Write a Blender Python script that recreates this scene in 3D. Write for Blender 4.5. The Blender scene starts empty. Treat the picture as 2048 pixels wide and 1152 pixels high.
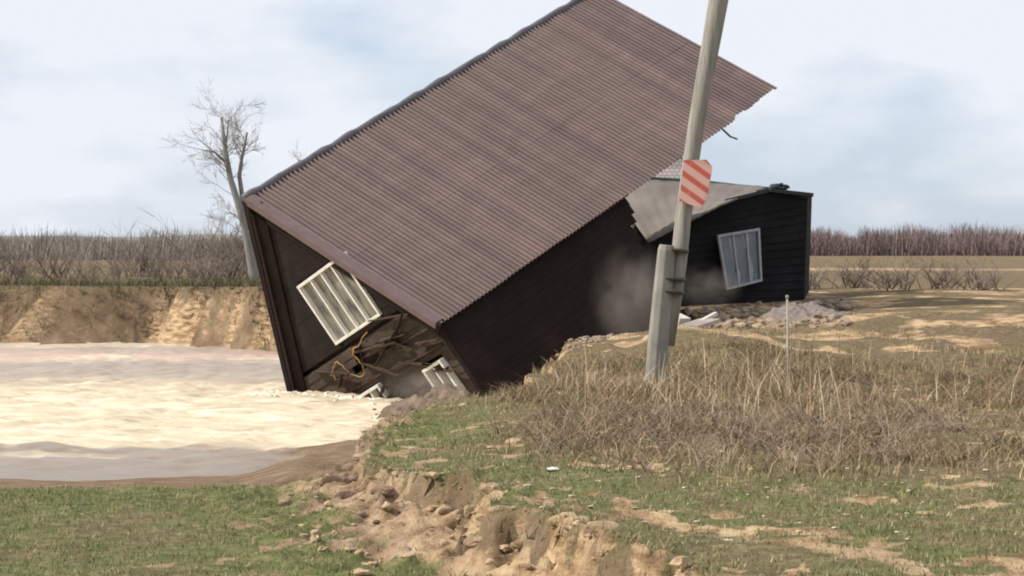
import bpy, bmesh, math, random
import numpy as np
from mathutils import Matrix, Vector, Euler

C = bpy.context.scene
COL = C.collection
PI = math.pi
rad = math.radians

# ------------------------------------------------------------------ camera
CAMZ, F, CX, HY = 1.8, 4600.0, 1024.0, 500.0
cam = bpy.data.objects.new('camera', bpy.data.cameras.new('camera'))
COL.objects.link(cam)
cam.location = (0, 0, CAMZ)
cam.rotation_euler = (rad(90), 0, 0)
cam.data.sensor_width = 36
cam.data.lens = 36 * F / 2048
cam.data.shift_y = -(576 - HY) / 2048
cam.data.clip_start = 0.5
cam.data.clip_end = 9000
C.camera = cam

# ------------------------------------------------------------------ light
SUN = Vector((-0.77, -0.10, 0.63)).normalized()
EL = math.asin(SUN.z)
AZ = math.atan2(SUN.x, SUN.y)          # from +Y towards +X
w = bpy.data.worlds.new("World"); C.world = w; w.use_nodes = True
nt = w.node_tree; N = nt.nodes; Lk = nt.links
bg = N['Background']; bg.inputs['Strength'].default_value = 0.115
sky = N.new('ShaderNodeTexSky'); sky.sky_type = 'NISHITA'; sky.sun_disc = False
sky.sun_elevation = EL; sky.sun_rotation = AZ; sky.altitude = 50
sky.air_density = 1.0; sky.dust_density = 0.7; sky.ozone_density = 2.0
tc = N.new('ShaderNodeTexCoord')
mp = N.new('ShaderNodeMapping'); mp.inputs['Scale'].default_value = (6.0, 6.0, 15.0)
mp.inputs['Location'].default_value = (0.62, 0.0, 0.35)
n1 = N.new('ShaderNodeTexNoise'); n1.inputs['Scale'].default_value = 1.1
n1.inputs['Detail'].default_value = 6; n1.inputs['Roughness'].default_value = 0.5
cr = N.new('ShaderNodeValToRGB')
cr.color_ramp.elements[0].position = 0.38; cr.color_ramp.elements[0].color = (.15, .15, .15, 1)
cr.color_ramp.elements[1].position = 0.55; cr.color_ramp.elements[1].color = (0.97, 0.97, 0.97, 1)
mx = N.new('ShaderNodeMix'); mx.data_type = 'RGBA'
mx.inputs[7].default_value = (7.1, 7.35, 7.9, 1)
Lk.new(tc.outputs['Generated'], mp.inputs[0]); Lk.new(mp.outputs[0], n1.inputs['Vector'])
sx = N.new('ShaderNodeSeparateXYZ'); Lk.new(tc.outputs['Generated'], sx.inputs[0])
a1 = N.new('ShaderNodeMath'); a1.operation = 'MULTIPLY_ADD'; a1.inputs[1].default_value = 3.2; Lk.new(sx.outputs[2], a1.inputs[0]); Lk.new(n1.outputs['Fac'], a1.inputs[2])
a2 = N.new('ShaderNodeMath'); a2.operation = 'MULTIPLY_ADD'; a2.inputs[1].default_value = -0.15; Lk.new(sx.outputs[0], a2.inputs[0]); Lk.new(a1.outputs[0], a2.inputs[2])
a3 = N.new('ShaderNodeMath'); a3.operation = 'SUBTRACT'; a3.inputs[1].default_value = 0.195; Lk.new(a2.outputs[0], a3.inputs[0])
a4 = N.new('ShaderNodeClamp'); Lk.new(a3.outputs[0], a4.inputs[0]); Lk.new(a4.outputs[0], cr.inputs[0]); Lk.new(cr.outputs[0], mx.inputs[0])
thin = N.new('ShaderNodeMix'); thin.data_type = 'RGBA'; thin.inputs[0].default_value = 0.62
thin.inputs[7].default_value = (4.6, 5.7, 7.4, 1)
Lk.new(sky.outputs[0], thin.inputs[6]); Lk.new(thin.outputs[2], mx.inputs[6]); Lk.new(mx.outputs[2], bg.inputs['Color'])
sl = bpy.data.lights.new('sun', 'SUN'); sl.energy = 4.9; sl.angle = rad(0.6); sl.color = (1.0, 0.95, 0.87)
so = bpy.data.objects.new('sun', sl); COL.objects.link(so); so.location = (-20, 0, 30)
so.rotation_euler = SUN.to_track_quat('Z', 'Y').to_euler()

C.view_settings.view_transform = 'Standard'; C.view_settings.look = 'None'
C.view_settings.gamma = 1; C.view_settings.exposure = 0.08
C.cycles.pixel_filter_type = 'BLACKMAN_HARRIS'; C.cycles.filter_width = 2.0
C.cycles.volume_step_rate = 2.0; C.cycles.volume_max_steps = 128
C.cycles.max_bounces = 6

rng = np.random.default_rng(7); random.seed(7)

# ------------------------------------------------------------------ helpers
def mat(name, build):
    m = bpy.data.materials.new(name); m.use_nodes = True
    t = m.node_tree; b = t.nodes['Principled BSDF']
    build(t, b); return m

def nd(t, typ, **k):
    n = t.nodes.new(typ)
    for a, v in k.items():
        if a.startswith('i_'):
            n.inputs[a[2:].replace('_', ' ')].default_value = v
        else:
            setattr(n, a, v)
    return n

def coord(t, scale=(1, 1, 1), which='Object'):
    c = t.nodes.new('ShaderNodeTexCoord'); m = t.nodes.new('ShaderNodeMapping')
    m.inputs['Scale'].default_value = scale
    t.links.new(c.outputs[which], m.inputs[0]); return m.outputs[0]

def noise(t, vec, scale, detail=5, rough=0.6):
    n = nd(t, 'ShaderNodeTexNoise', i_Scale=scale, i_Detail=detail, i_Roughness=rough)
    t.links.new(vec, n.inputs['Vector']); return n.outputs['Fac']

def ramp(t, fac, stops):
    r = t.nodes.new('ShaderNodeValToRGB'); e = r.color_ramp.elements
    while len(e) < len(stops): e.new(0.5)
    for k, (p, c) in enumerate(stops):
        e[k].position = p; e[k].color = (*c, 1) if len(c) == 3 else c
    t.links.new(fac, r.inputs[0]); return r.outputs[0]

def mix(t, fac, a, b, mode='MIX'):
    m = t.nodes.new('ShaderNodeMix'); m.data_type = 'RGBA'; m.blend_type = mode
    for i, v in ((0, fac), (6, a), (7, b)):
        if isinstance(v, (int, float)): m.inputs[i].default_value = v
        elif isinstance(v, tuple): m.inputs[i].default_value = (*v, 1)
        else: t.links.new(v, m.inputs[i])
    return m.outputs[2]

def bump(t, b, h, strength, dist=0.02):
    n = nd(t, 'ShaderNodeBump', i_Strength=strength, i_Distance=dist)
    t.links.new(h, n.inputs['Height']); t.links.new(n.outputs[0], b.inputs['Normal'])

def simple(name, c, c2=None, scale=6, rough=0.8, stretch=(1, 1, 1), bmp=0.3, dist=0.01, spec=0.3, metal=0.0):
    def f(t, b):
        v = coord(t, stretch)
        n = noise(t, v, scale)
        col = ramp(t, n, [(0.3, c), (0.7, c2 or tuple(x * 0.7 for x in c))])
        t.links.new(col, b.inputs['Base Color'])
        b.inputs['Roughness'].default_value = rough
        b.inputs['Specular IOR Level'].default_value = spec
        b.inputs['Metallic'].default_value = metal
        if bmp: bump(t, b, noise(t, v, scale * 3), bmp, dist)
    return mat(name, f)

def link(name, me, m=None, parent=None, loc=None):
    o = bpy.data.objects.new(name, me); COL.objects.link(o)
    if m is not None and me is not None: me.materials.append(m)
    if parent is not None: o.parent = parent
    if loc is not None: o.location = loc
    return o

def tag(o, label=None, cat=None, group=None, kind=None):
    if label: o['label'] = label
    if cat: o['category'] = cat
    if group: o['group'] = group
    if kind: o['kind'] = kind
    return o

def empty(name, loc, label, cat, group=None):
    o = bpy.data.objects.new(name, None); COL.objects.link(o); o.location = loc
    o.empty_display_size = 0.2
    return tag(o, label, cat, group)

def npmesh(name, V, faces, n=4, smooth=False, col=None):
    """faces: (k,n) int array or a list of arrays with different n"""
    V = np.asarray(V, np.float32)
    if not isinstance(faces, list): faces = [np.asarray(faces)]
    me = bpy.data.meshes.new(name)
    loops = np.concatenate([f.reshape(-1) for f in faces]).astype(np.int32)
    sizes = np.concatenate([np.full(len(f), f.shape[1]) for f in faces]).astype(np.int32)
    starts = np.concatenate([[0], np.cumsum(sizes)[:-1]]).astype(np.int32)
    me.vertices.add(len(V)); me.vertices.foreach_set('co', V.reshape(-1))
    me.loops.add(len(loops)); me.loops.foreach_set('vertex_index', loops)
    me.polygons.add(len(sizes)); me.polygons.foreach_set('loop_start', starts)
    me.polygons.foreach_set('loop_total', sizes)
    me.polygons.foreach_set('use_smooth', np.full(len(sizes), smooth))
    if col is not None:
        a = me.color_attributes.new('mask', 'FLOAT_COLOR', 'POINT')
        c4 = np.ones((len(V), 4), np.float32); c4[:, :col.shape[1]] = col
        a.data.foreach_set('color', c4.reshape(-1))
    me.update(calc_edges=True); me.validate()
    return me

class MB:
    """collects boxes, prisms and tubes in one mesh"""
    def __init__(s): s.v = []; s.f = []
    def add(s, vs, fs):
        o = len(s.v); s.v += [tuple(v) for v in vs]; s.f += [tuple(i + o for i in f) for f in fs]
    def box(s, lo, hi, M=None):
        x0, y0, z0 = lo; x1, y1, z1 = hi
        vs = [Vector(p) for p in ((x0,y0,z0),(x1,y0,z0),(x1,y1,z0),(x0,y1,z0),(x0,y0,z1),(x1,y0,z1),(x1,y1,z1),(x0,y1,z1))]
        if M is not None: vs = [M @ v for v in vs]
        s.add(vs, [(0,3,2,1),(4,5,6,7),(0,1,5,4),(1,2,6,5),(2,3,7,6),(3,0,4,7)])
    def beam(s, a, b, w, h, up=(0, 0, 1), jit=0.0):
        a = Vector(a); b = Vector(b); d = b - a; L = d.length; d.normalize()
        u = Vector(up); x = d.cross(u)
        if x.length < 1e-4: x = d.cross(Vector((1, 0, 0)))
        x.normalize(); z = x.cross(d)
        vs = []
        for p in (a, b):
            for sx, sz in ((-1,-1),(1,-1),(1,1),(-1,1)):
                e = Vector((random.uniform(-jit, jit), random.uniform(-jit, jit), random.uniform(-jit, jit)))
                vs.append(p + x * (sx * w / 2) + z * (sz * h / 2) + e)
        s.add(vs, [(0,3,2,1),(4,5,6,7),(0,1,5,4),(1,2,6,5),(2,3,7,6),(3,0,4,7)])
    def tube(s, pts, rs, n=8, cap=True):
        pts = [Vector(p) for p in pts]
        if isinstance(rs, (int, float)): rs = [rs] * len(pts)
        o = len(s.v); px = None
        for i, p in enumerate(pts):
            d = (pts[min(i + 1, len(pts) - 1)] - pts[max(i - 1, 0)]).normalized()
            if px is None:
                px = d.orthogonal().normalized()
            x = (px - d * px.dot(d)).normalized(); px = x; y = d.cross(x)
            for k in range(n):
                a = 2 * PI * k / n
                s.v.append(tuple(p + (x * math.cos(a) + y * math.sin(a)) * rs[i]))
        for i in range(len(pts) - 1):
            for k in range(n):
                a = o + i * n + k; b = o + i * n + (k + 1) % n
                s.f.append((a, b, b + n, a + n))
        if cap:
            s.f.append(tuple(o + k for k in range(n))[::-1])
            e = o + (len(pts) - 1) * n; s.f.append(tuple(e + k for k in range(n)))
    def build(s, name, m, parent=None, smooth=False, loc=None):
        me = bpy.data.meshes.new(name); me.from_pydata(s.v, [], s.f); me.update()
        if smooth:
            for p in me.polygons: p.use_smooth = len(p.vertices) == 4
        return link(name, me, m, parent, loc)

def bevel(o, w=0.01, seg=2):
    b = o.modifiers.new('bevel', 'BEVEL'); b.width = w; b.segments = seg; b.limit_method = 'ANGLE'
    return o

def hash2(ix, iy, s):
    h = (ix * 374761393 + iy * 668265263 + s * 1442695041) & 0xffffffff
    h = ((h ^ (h >> 13)) * 1274126177) & 0xffffffff
    return ((h ^ (h >> 16)) & 0xffff) / 65535.0
def vnoise(x, y, s=0):
    ix = np.floor(x).astype(np.int64); iy = np.floor(y).astype(np.int64)
    fx = x - ix; fy = y - iy; fx = fx * fx * (3 - 2 * fx); fy = fy * fy * (3 - 2 * fy)
    a = hash2(ix, iy, s); b = hash2(ix + 1, iy, s); c = hash2(ix, iy + 1, s); d = hash2(ix + 1, iy + 1, s)
    return (a * (1 - fx) + b * fx) * (1 - fy) + (c * (1 - fx) + d * fx) * fy
def fbm(x, y, oct=4, s=0):
    r = 0; a = 0.5; t = 0
    for k in range(oct):
        r = r + a * vnoise(x, y, s + k * 17); t += a; a *= 0.5; x = x * 2.03 + 5.1; y = y * 2.03 + 1.7
    return r / t
def ss(a, b, x):
    t = np.clip((x - a) / (b - a), 0, 1); return t * t * (3 - 2 * t)

# ------------------------------------------------------------------ terrain
WATER = -1.13
LAWN = -0.42
def gp(px, py, z):                       # a point of the photo on the level z -> plan
    d = (CAMZ - z) * F / (py - HY); return ((px - CX) / F * d, d)
EDGE = [(60, 2), (9, 6.5), (4, 9.0), (2.0, 10.6), gp(1400, 1180, 0), gp(1290, 1120, 0), gp(1180, 1082, 0), gp(1075, 1030, 0), gp(990, 1005, 0), gp(935, 965, -.02),
        gp(880, 950, -.03), gp(800, 942, -.06), gp(722, 930, -.1), gp(728, 900, -.14), gp(760, 872, -.16), gp(835, 830, -.15),
        gp(880, 806, -.1), gp(960, 792, -.02), gp(1055, 778, 0), gp(1085, 745, .0), gp(1110, 708, .1), gp(1165, 688, .12),
        (2.4, 42.2), (3.9, 44.5), (4.2, 48), (2.5, 53), (-1, 59), (-4.5, 63.5), (-6.6, 66.5), (-8.2, 70), (-10.5, 72.5), (-14, 72),
        (-19, 73), (-30, 68), (-60, 60), (-300, 40), (-9000, -400), (-9000, 9000), (9000, 9000), (9000, -400)]
EP = np.array(EDGE)
def sdist(x, y):
    """signed distance to the raised bank, positive on the bank"""
    x = np.asarray(x, float); y = np.asarray(y, float)
    best = np.full(x.shape, 1e9); ins = np.zeros(x.shape, bool)
    for k in range(len(EP)):
        ax, ay = EP[k]; bx, by = EP[(k + 1) % len(EP)]
        dx, dy = bx - ax, by - ay; L2 = dx * dx + dy * dy
        t = np.clip(((x - ax) * dx + (y - ay) * dy) / L2, 0, 1)
        best = np.minimum(best, np.hypot(x - ax - t * dx, y - ay - t * dy))
        if ay != by:
            c = ((ay > y) != (by > y)) & (x < (bx - ax) * (y - ay) / (by - ay) + ax); ins ^= c
    return np.where(ins, best, -best)

def ground(x, y, full=False):
    x = np.asarray(x, float); y = np.asarray(y, float)
    sd = sdist(x, y)
    near = 1 - ss(26, 34, y)
    nb = (fbm(x * 1.3, y * 1.0, 3, 3) - 0.5) * 0.9 + (fbm(x * 5, y * 4, 3, 5) - 0.5) * 0.42
    wob = np.where(y < 60, nb, nb * 1.0 + (fbm(x * .5, y * .5, 3, 9) - .5) * 3)
    s2 = sd + wob * np.where(y < 34, 0.72, 1.0)
    # upper level
    zu = 0.02 + 0.013 * np.clip(y - 30, 0, 30) + 0.045 * np.clip(x - 1.5, 0, 8) * ss(30, 44, y)
    zu = zu - 0.12 * ss(0.2, -1.2, x) * near + 0.10 * (fbm(x * 0.8, y * 0.5, 4, 11) - .5)
    zu = zu + 0.05 * (fbm(x * 4, y * 3, 3, 13) - .5) * near + .22 * (fbm(x * 1.5 + 9, y * .8, 4, 19) - .5) * ss(20, 25, y) * (1 - ss(44, 50, y)) * ss(.0, 1.0, x)
    zu = zu + 0.38 * np.exp(-((x - 3.0) / 1.4) ** 2 - ((y - 37) / 5) ** 2)
    far = ss(58, 68, y); zu = zu * (1 - far) + far * (0.70 + 0.35 * (fbm(x * .05, y * .05, 3, 15) - .5) + 0.0)
    zu = zu + ss(180, 900, y) * 0.2 * ss(-60, 60, x)
    # lower level: lawn, then mud slope into the river
    ed = 21.4 + 0.5 * (fbm(x * 1.1, y * 0.2, 3, 21) - .5) + 0.35 * np.sin(x * 1.3)
    ml = ss(-2.2, -3.1, x * 25 / np.clip(y, 20, 40)); tt = np.clip((y - ed) / (11.0 - 1.5 * ml), 0, 1)
    zl = LAWN + 0.07 * (fbm(x * .9, y * .7, 4, 23) - .5) + 0.03 * (fbm(x * 5, y * 4, 3, 25) - .5)
    zl = zl - 0.05 * ss(0, .3, y - ed) - (0.72 + .0 * ml) * (tt ** (1.5 - .35 * ml)) - .05 * ml * ss(0, .4, y - ed)
    zl = zl - 0.6 * ss(33, 40, y)
    zl = zl + 0.24 * np.exp(-((x + 2.35) / .8) ** 2 - ((y - 33.2) / .9) ** 2) * (0.8 + .4 * fbm(x * 3, y * 3, 3, 27))
    # slumped blocks in the gully in front of the broken edge
    gul = ss(-2.3, -0.3, sd) * (1 - ss(21.5, 24, y)) * ss(9, 11, y)
    lump = np.abs(fbm(x * 2.6 + 3, y * 1.9, 4, 31) - .5) * 2
    lump2 = np.abs(fbm(x * 7, y * 5.0, 3, 33) - .5) * 2
    zl = zl + gul * (0.20 * (0.30 - lump * 1.3) + 0.11 * (.4 - lump2))
    wd = np.where(y < 34, 0.07 + .22 * fbm(x * 2, y * 2, 2, 35), 0.4)
    wd = np.where(y > 55, 0.9, wd)
    step = ss(-wd, wd * 0.3, s2)
    # terraces: broken ledge half way down
    step = step * 0.80 + 0.20 * ss(-wd * 4.0 - .25, -wd * 2.0, s2 + .25 * lump)
    z = zl + (zu - zl) * step
    fz = np.exp(-((s2 + wd * .6) / .33) ** 2) * (y < 27)
    z = z + fz * (.26 * (np.abs(fbm(x * 5.5 + 2, y * 4.0, 4, 37) - .5) * -2 + .30) + .12 * (fbm(x * 12, y * 9, 3, 39) - .5))
    if full: return z, sd, s2, step, gul
    return z

def axis(lo, hi, d, far, g=1.12):
    a = list(np.arange(lo, hi, d)); e = d; v = a[-1]
    while v < far: e *= g; v += e; a.append(v)
    return a
xs = axis(0, 5.2, 0.045, 6000); xs = np.array([-v for v in xs[:0:-1]] + xs)
ys = list(np.arange(11, 27, 0.055)) ; v = ys[-1]; e = .055
while v < 75: e = min(e * 1.02, .4); v += e; ys.append(v)
while v < 8000: e *= 1.1; v += e; ys.append(v)
v = 11; e = .06; pre = []
while v > -300: e *= 1.2; v -= e; pre.append(v)
ys = np.array(pre[::-1] + ys)
GX, GY = np.meshgrid(xs, ys)
GZ, SD, S2, ST, GU = ground(GX, GY, True)
# surface masks (what grows or lies where)
def blob(px, py, z, rx, ry, x, y, p=2):
    cx_, cy_ = gp(px, py, z); return np.exp(-(np.abs((x - cx_) / rx) ** p + np.abs((y - cy_) / ry) ** p))
def masks(x, y, sd, s2, step, gul):
    f1 = fbm(x * 1.6, y * 0.9, 4, 41); f2 = fbm(x * 5, y * 2.6, 4, 43); f3 = fbm(x * 0.5, y * .35, 3, 45)
    face = ss(-1.0, -0.25, s2 + .5 * (f1 - .5)) * (1 - ss(-.03, .14, s2 + .3 * (f2 - .5)))
    # exposed sandy soil: broken face, gully floor near it, patchy band on the bank
    band_y = 16.9 - 1.55 * (x - .1)
    band = np.exp(-((y - band_y) / .95) ** 2) * ss(-0.35, .25, x) * (1 - ss(23, 25, y)) * (y > 8)
    sand = np.maximum(face, band * ss(.53, .67, f2 * .75 + f1 * .4) * .95)
    sand = np.maximum(sand, gul * ss(-2.0, -1.5, x) * (1 - ss(-.15, .05, s2)) * ss(.50, .64, f1 * .9 + .22 * ss(-1.5, -.6, sd)))
    sand = np.maximum(sand, blob(1600, 1073, 0, .23, .28, x, y, 3) * ss(.1, .35, f2 + .1))
    sand = np.maximum(sand, blob(1530, 1064, 0, .09, .12, x, y, 3))
    sand = np.maximum(sand, .8 * blob(480, 1050, LAWN, .35, .45, x, y) * ss(.4, .6, f2))
    sand = np.maximum(sand, .9 * ss(.60, .70, f2) * ss(.35, .6, f3) * (y < 30))
    sand = np.maximum(sand, (y > 36) * (y < 62) * ss(.45, .62, f1) * (x > 0) * .8)
    track = np.exp(-((y - 124) / 7) ** 2) * (x > 5) + np.exp(-((y - 76) / 2.5) ** 2) * .0
    sand = np.maximum(sand, track)
    dry = ss(17.6, 20.6, y + 2.4 * (f1 - .5) + .5 * x) * ss(-.9, .5, x + 1.2 * (f1 - .5))
    dry = np.maximum(dry, ss(27, 33, y)); dry = np.maximum(dry, .62 * ss(-.4, .9, x + 1.5 * (f1 - .5)) * ss(.36, .56, f2 * .5 + f1 * .5)); dry = np.maximum(dry, ss(.5, .72, f1) * .7)
    strip = (y < 27) * ss(-.26, -.10, s2) * (1 - ss(-.03, .05, s2)) * ss(.48, .58, f2)
    sand = sand * (1 - .85 * strip)
    mud = (1 - ss(-.3, 0, s2)) * ss(21.3, 22.2, y + (f1 - .5) * 1.2) * (1 - ss(40, 60, y))
    mud = np.maximum(mud, strip)
    farcliff = (y > 55) * (1 - ss(0.0, 0.5, s2))
    sand = np.maximum(sand * (1 - mud * .8), farcliff)
    mud = np.maximum(mud, farcliff)
    sand = np.where(farcliff > .3, np.clip(.30 + 1.5 * (fbm(x * 1.1, y * 1.1, 4, 47) - .5), 0, 1) * farcliff, sand)
    return np.clip(np.stack([sand, dry, mud], -1), 0, 1)
MK = masks(GX, GY, SD, S2, ST, GU)
nx, ny = len(xs), len(ys)
idx = np.arange(nx * ny).reshape(ny, nx)
Q = np.stack([idx[:-1, :-1], idx[:-1, 1:], idx[1:, 1:], idx[1:, :-1]], -1).reshape(-1, 4)
# ragged, slightly undercut broken edge near the viewer
V = np.stack([GX, GY, GZ], -1)
steep = (ST * (1 - ST) * 4) * (GY < 30)
V[..., 0] += steep * (fbm(GX * 6, GZ * 14 + GY * 5, 3, 51) - .5) * .16
V[..., 1] += steep * (fbm(GX * 6 + 9, GZ * 14 + GY * 5, 3, 53) - .5) * .22
def soil(t, b):
    a = nd(t, 'ShaderNodeAttribute', attribute_name='mask')
    s = nd(t, 'ShaderNodeSeparateColor'); t.links.new(a.outputs['Color'], s.inputs[0])
    v = coord(t); v2 = coord(t, (1, .5, 3))
    nf = noise(t, v, 9, 8, .65); nc = noise(t, v, 1.1, 6, .6); nm = noise(t, v, 3.2, 6, .6)
    green = ramp(t, nm, [(.3, (.085, .10, .035)), (.5, (.135, .145, .055)), (.68, (.22, .19, .09))])
    green = mix(t, ramp(t, nf, [(.50, (0, 0, 0)), (.70, (1, 1, 1))]), green, (.27, .23, .12))
    dry = ramp(t, nf, [(.3, (.085, .056, .032)), (.5, (.17, .12, .07)), (.7, (.31, .23, .14))])
    dry = mix(t, ramp(t, nc, [(.42, (0, 0, 0)), (.7, (.6, .6, .6))]), dry, (.13, .13, .05))
    sand = ramp(t, noise(t, v2, 3.2, 9, .62), [(.34, (.14, .08, .042)), (.45, (.36, .235, .125)), (.55, (.55, .39, .225)), (.7, (.68, .54, .34))])
    sand = mix(t, ramp(t, nc, [(.40, (0, 0, 0)), (.62, (.5, .5, .5))]), sand, (.30, .20, .13))
    mud = ramp(t, noise(t, v, 2.5, 6, .5), [(.3, (.15, .10, .06)), (.6, (.25, .175, .11)), (.75, (.32, .24, .165))])
    c = mix(t, s.outputs[1], green, dry)
    jig = nd(t, 'ShaderNodeMath', operation='MULTIPLY_ADD'); jig.inputs[1].default_value = 1.7; jig.inputs[2].default_value = -.85
    t.links.new(mix(t, .5, nf, noise(t, coord(t, (1, .6, 1)), 42, 3, .7)), jig.inputs[0])
    ad = nd(t, 'ShaderNodeMath', operation='ADD'); t.links.new(s.outputs[0], ad.inputs[0]); t.links.new(jig.outputs[0], ad.inputs[1])
    sh = ramp(t, ad.outputs[0], [(.32, (0, 0, 0)), (.58, (1, 1, 1))])
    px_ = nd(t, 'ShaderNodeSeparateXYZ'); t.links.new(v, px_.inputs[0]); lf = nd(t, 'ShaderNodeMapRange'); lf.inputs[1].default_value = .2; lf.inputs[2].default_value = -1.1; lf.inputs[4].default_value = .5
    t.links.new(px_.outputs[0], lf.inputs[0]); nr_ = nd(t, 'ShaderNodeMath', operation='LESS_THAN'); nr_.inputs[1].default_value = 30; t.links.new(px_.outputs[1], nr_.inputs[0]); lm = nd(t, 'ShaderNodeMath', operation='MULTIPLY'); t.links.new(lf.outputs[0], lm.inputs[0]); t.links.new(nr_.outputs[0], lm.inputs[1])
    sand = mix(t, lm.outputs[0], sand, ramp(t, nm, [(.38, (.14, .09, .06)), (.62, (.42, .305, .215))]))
    c = mix(t, s.outputs[2], c, mud)
    c = mix(t, sh, c, sand)
    t.links.new(c, b.inputs['Base Color'])
    b.inputs['Roughness'].default_value = .95; b.inputs['Specular IOR Level'].default_value = .12
    h = mix(t, .4, noise(t, v, 5, 8, .7), noise(t, v, 28, 4, .7))
    bump(t, b, h, 0.9, .10)
M_soil = mat('soil', soil)
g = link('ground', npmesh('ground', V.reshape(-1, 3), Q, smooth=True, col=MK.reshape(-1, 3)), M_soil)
tag(g, kind='structure', label='grassy river bank with a broken sandy edge')

# ------------------------------------------------------------------ river
def water(t, b):
    v = coord(t, (.35, 1.5, 1)); vo = coord(t)
    c = nd(t, 'ShaderNodeSeparateXYZ'); t.links.new(vo, c.inputs[0])
    big = noise(t, coord(t, (.10, .32, 1)), 1.6, 6, .55)
    fine = noise(t, v, 2.2, 8, .65)
    # churned pale foam belt in the middle of the stream
    dy = nd(t, 'ShaderNodeMath', operation='MULTIPLY_ADD'); dy.inputs[1].default_value = 7; dy.inputs[2].default_value = -3.5
    t.links.new(big, dy.inputs[0])
    yy = nd(t, 'ShaderNodeMath', operation='ADD'); t.links.new(c.outputs[1], yy.inputs[0]); t.links.new(dy.outputs[0], yy.inputs[1])
    mr = nd(t, 'ShaderNodeMapRange'); mr.inputs[1].default_value = 28; mr.inputs[2].default_value = 72
    t.links.new(yy.outputs[0], mr.inputs[0])
    belt = ramp(t, mr.outputs[0], [(.0, (.10, .10, .10)), (.08, (.16, .16, .16)), (.14, (.66, .66, .66)), (.42, (.72, .72, .72)), (.52, (.40, .40, .40)), (.66, (.26, .26, .26)), (.76, (.52, .52, .52)), (.84, (.22, .22, .22)), (.95, (.5, .5, .5))])
    deep = ramp(t, mr.outputs[0], [(.0, (.22, .165, .115)), (.10, (.27, .21, .155)), (.2, (.40, .31, .20)), (.5, (.42, .33, .235)), (.7, (.33, .27, .215)), (.78, (.52, .36, .28)), (.9, (.36, .29, .23))])
    fl = mix(t, .45, noise(t, coord(t, (.13, .85, 1)), 1.5, 10, .70), noise(t, coord(t, (.5, 2.2, 1)), 2.2, 8, .7))
    sm_ = nd(t, 'ShaderNodeMath', operation='ADD'); t.links.new(fl, sm_.inputs[0]); t.links.new(belt, sm_.inputs[1])
    hf = nd(t, 'ShaderNodeMath', operation='MULTIPLY'); hf.inputs[1].default_value = .5; t.links.new(sm_.outputs[0], hf.inputs[0])
    foam = ramp(t, hf.outputs[0], [(.44, (0, 0, 0)), (.56, (1, 1, 1))])
    fc = ramp(t, fine, [(.34, (.44, .36, .25)), (.5, (.61, .515, .365)), (.66, (.73, .65, .50))])
    col = mix(t, foam, deep, fc)
    t.links.new(col, b.inputs['Base Color'])
    t.links.new(ramp(t, hf.outputs[0], [(.44, (.28, .28, .28)), (.54, (.8, .8, .8))]), b.inputs['Roughness'])
    b.inputs['Specular IOR Level'].default_value = .3
    bump(t, b, mix(t, .5, fine, noise(t, coord(t, (.7, 1.6, 1)), 7, 6, .7)), .55, .10)
M_water = mat('muddy_water', water)
wx = np.array(axis(0, 12, .16, 900, 1.25)); wx = np.concatenate([-wx[:0:-1], wx])
wy = np.concatenate([np.arange(21, 76, .16), np.array([80, 100, 160, 300])])
WX, WY = np.meshgrid(wx, wy)
WZ = WATER + (.20 * (fbm(WX * .7, WY * 1.3, 5, 61) - .5) + .10 * (.5 - np.abs(fbm(WX * 1.6, WY * 2.6, 4, 63) - .5) * 4)) * ss(27, 36, WY) + .012 * np.sin(WY * 3 + WX)
WZ = np.where((WY > 80), WATER - 2.0, WZ)
i2 = np.arange(WX.size).reshape(WX.shape)
Q2 = np.stack([i2[:-1, :-1], i2[:-1, 1:], i2[1:, 1:], i2[1:, :-1]], -1).reshape(-1, 4)
r = link('river', npmesh('river', np.stack([WX, WY, WZ], -1).reshape(-1, 3), Q2, smooth=True), M_water)
tag(r, kind='structure', label='wide muddy river churned into pale foam')

# ------------------------------------------------------------------ materials of the house
def roof_mat(t, b):
    v = coord(t); n = noise(t, coord(t, (1, .35, 1)), 3, 8, .65); n2 = noise(t, v, .55, 5, .55)
    c = ramp(t, n, [(.3, (.084, .050, .046)), (.5, (.110, .069, .064)), (.68, (.146, .096, .088))])
    c = mix(t, ramp(t, n2, [(.42, (0, 0, 0)), (.66, (.3, .3, .3))]), c, (.130, .098, .072))
    c = mix(t, ramp(t, noise(t, coord(t, (3, 1, 3)), 14, 3, .5), [(.60, (0, 0, 0)), (.72, (.5, .5, .5))]), c, (.30, .235, .20))
    # rib highlights and shade painted in: pale crests, dark troughs
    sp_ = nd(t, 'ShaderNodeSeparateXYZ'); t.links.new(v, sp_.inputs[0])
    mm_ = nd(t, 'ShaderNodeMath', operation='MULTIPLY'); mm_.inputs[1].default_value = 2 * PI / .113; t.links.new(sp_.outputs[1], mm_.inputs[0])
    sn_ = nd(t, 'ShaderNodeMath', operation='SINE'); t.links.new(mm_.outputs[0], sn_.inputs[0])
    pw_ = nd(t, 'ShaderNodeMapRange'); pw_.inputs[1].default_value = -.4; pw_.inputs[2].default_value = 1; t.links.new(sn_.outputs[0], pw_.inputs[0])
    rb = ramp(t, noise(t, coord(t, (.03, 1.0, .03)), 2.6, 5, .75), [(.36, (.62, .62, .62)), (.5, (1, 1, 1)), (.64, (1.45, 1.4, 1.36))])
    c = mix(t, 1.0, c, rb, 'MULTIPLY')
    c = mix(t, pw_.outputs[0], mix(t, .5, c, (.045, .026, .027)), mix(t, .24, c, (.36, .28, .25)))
    t.links.new(c, b.inputs['Base Color']); b.inputs['Roughness'].default_value = .7
    b.inputs['Specular IOR Level'].default_value = .35
    bump(t, b, noise(t, v, 30, 4, .6), .2, .006)
M_roof = mat('roof_sheet', roof_mat)
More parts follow.
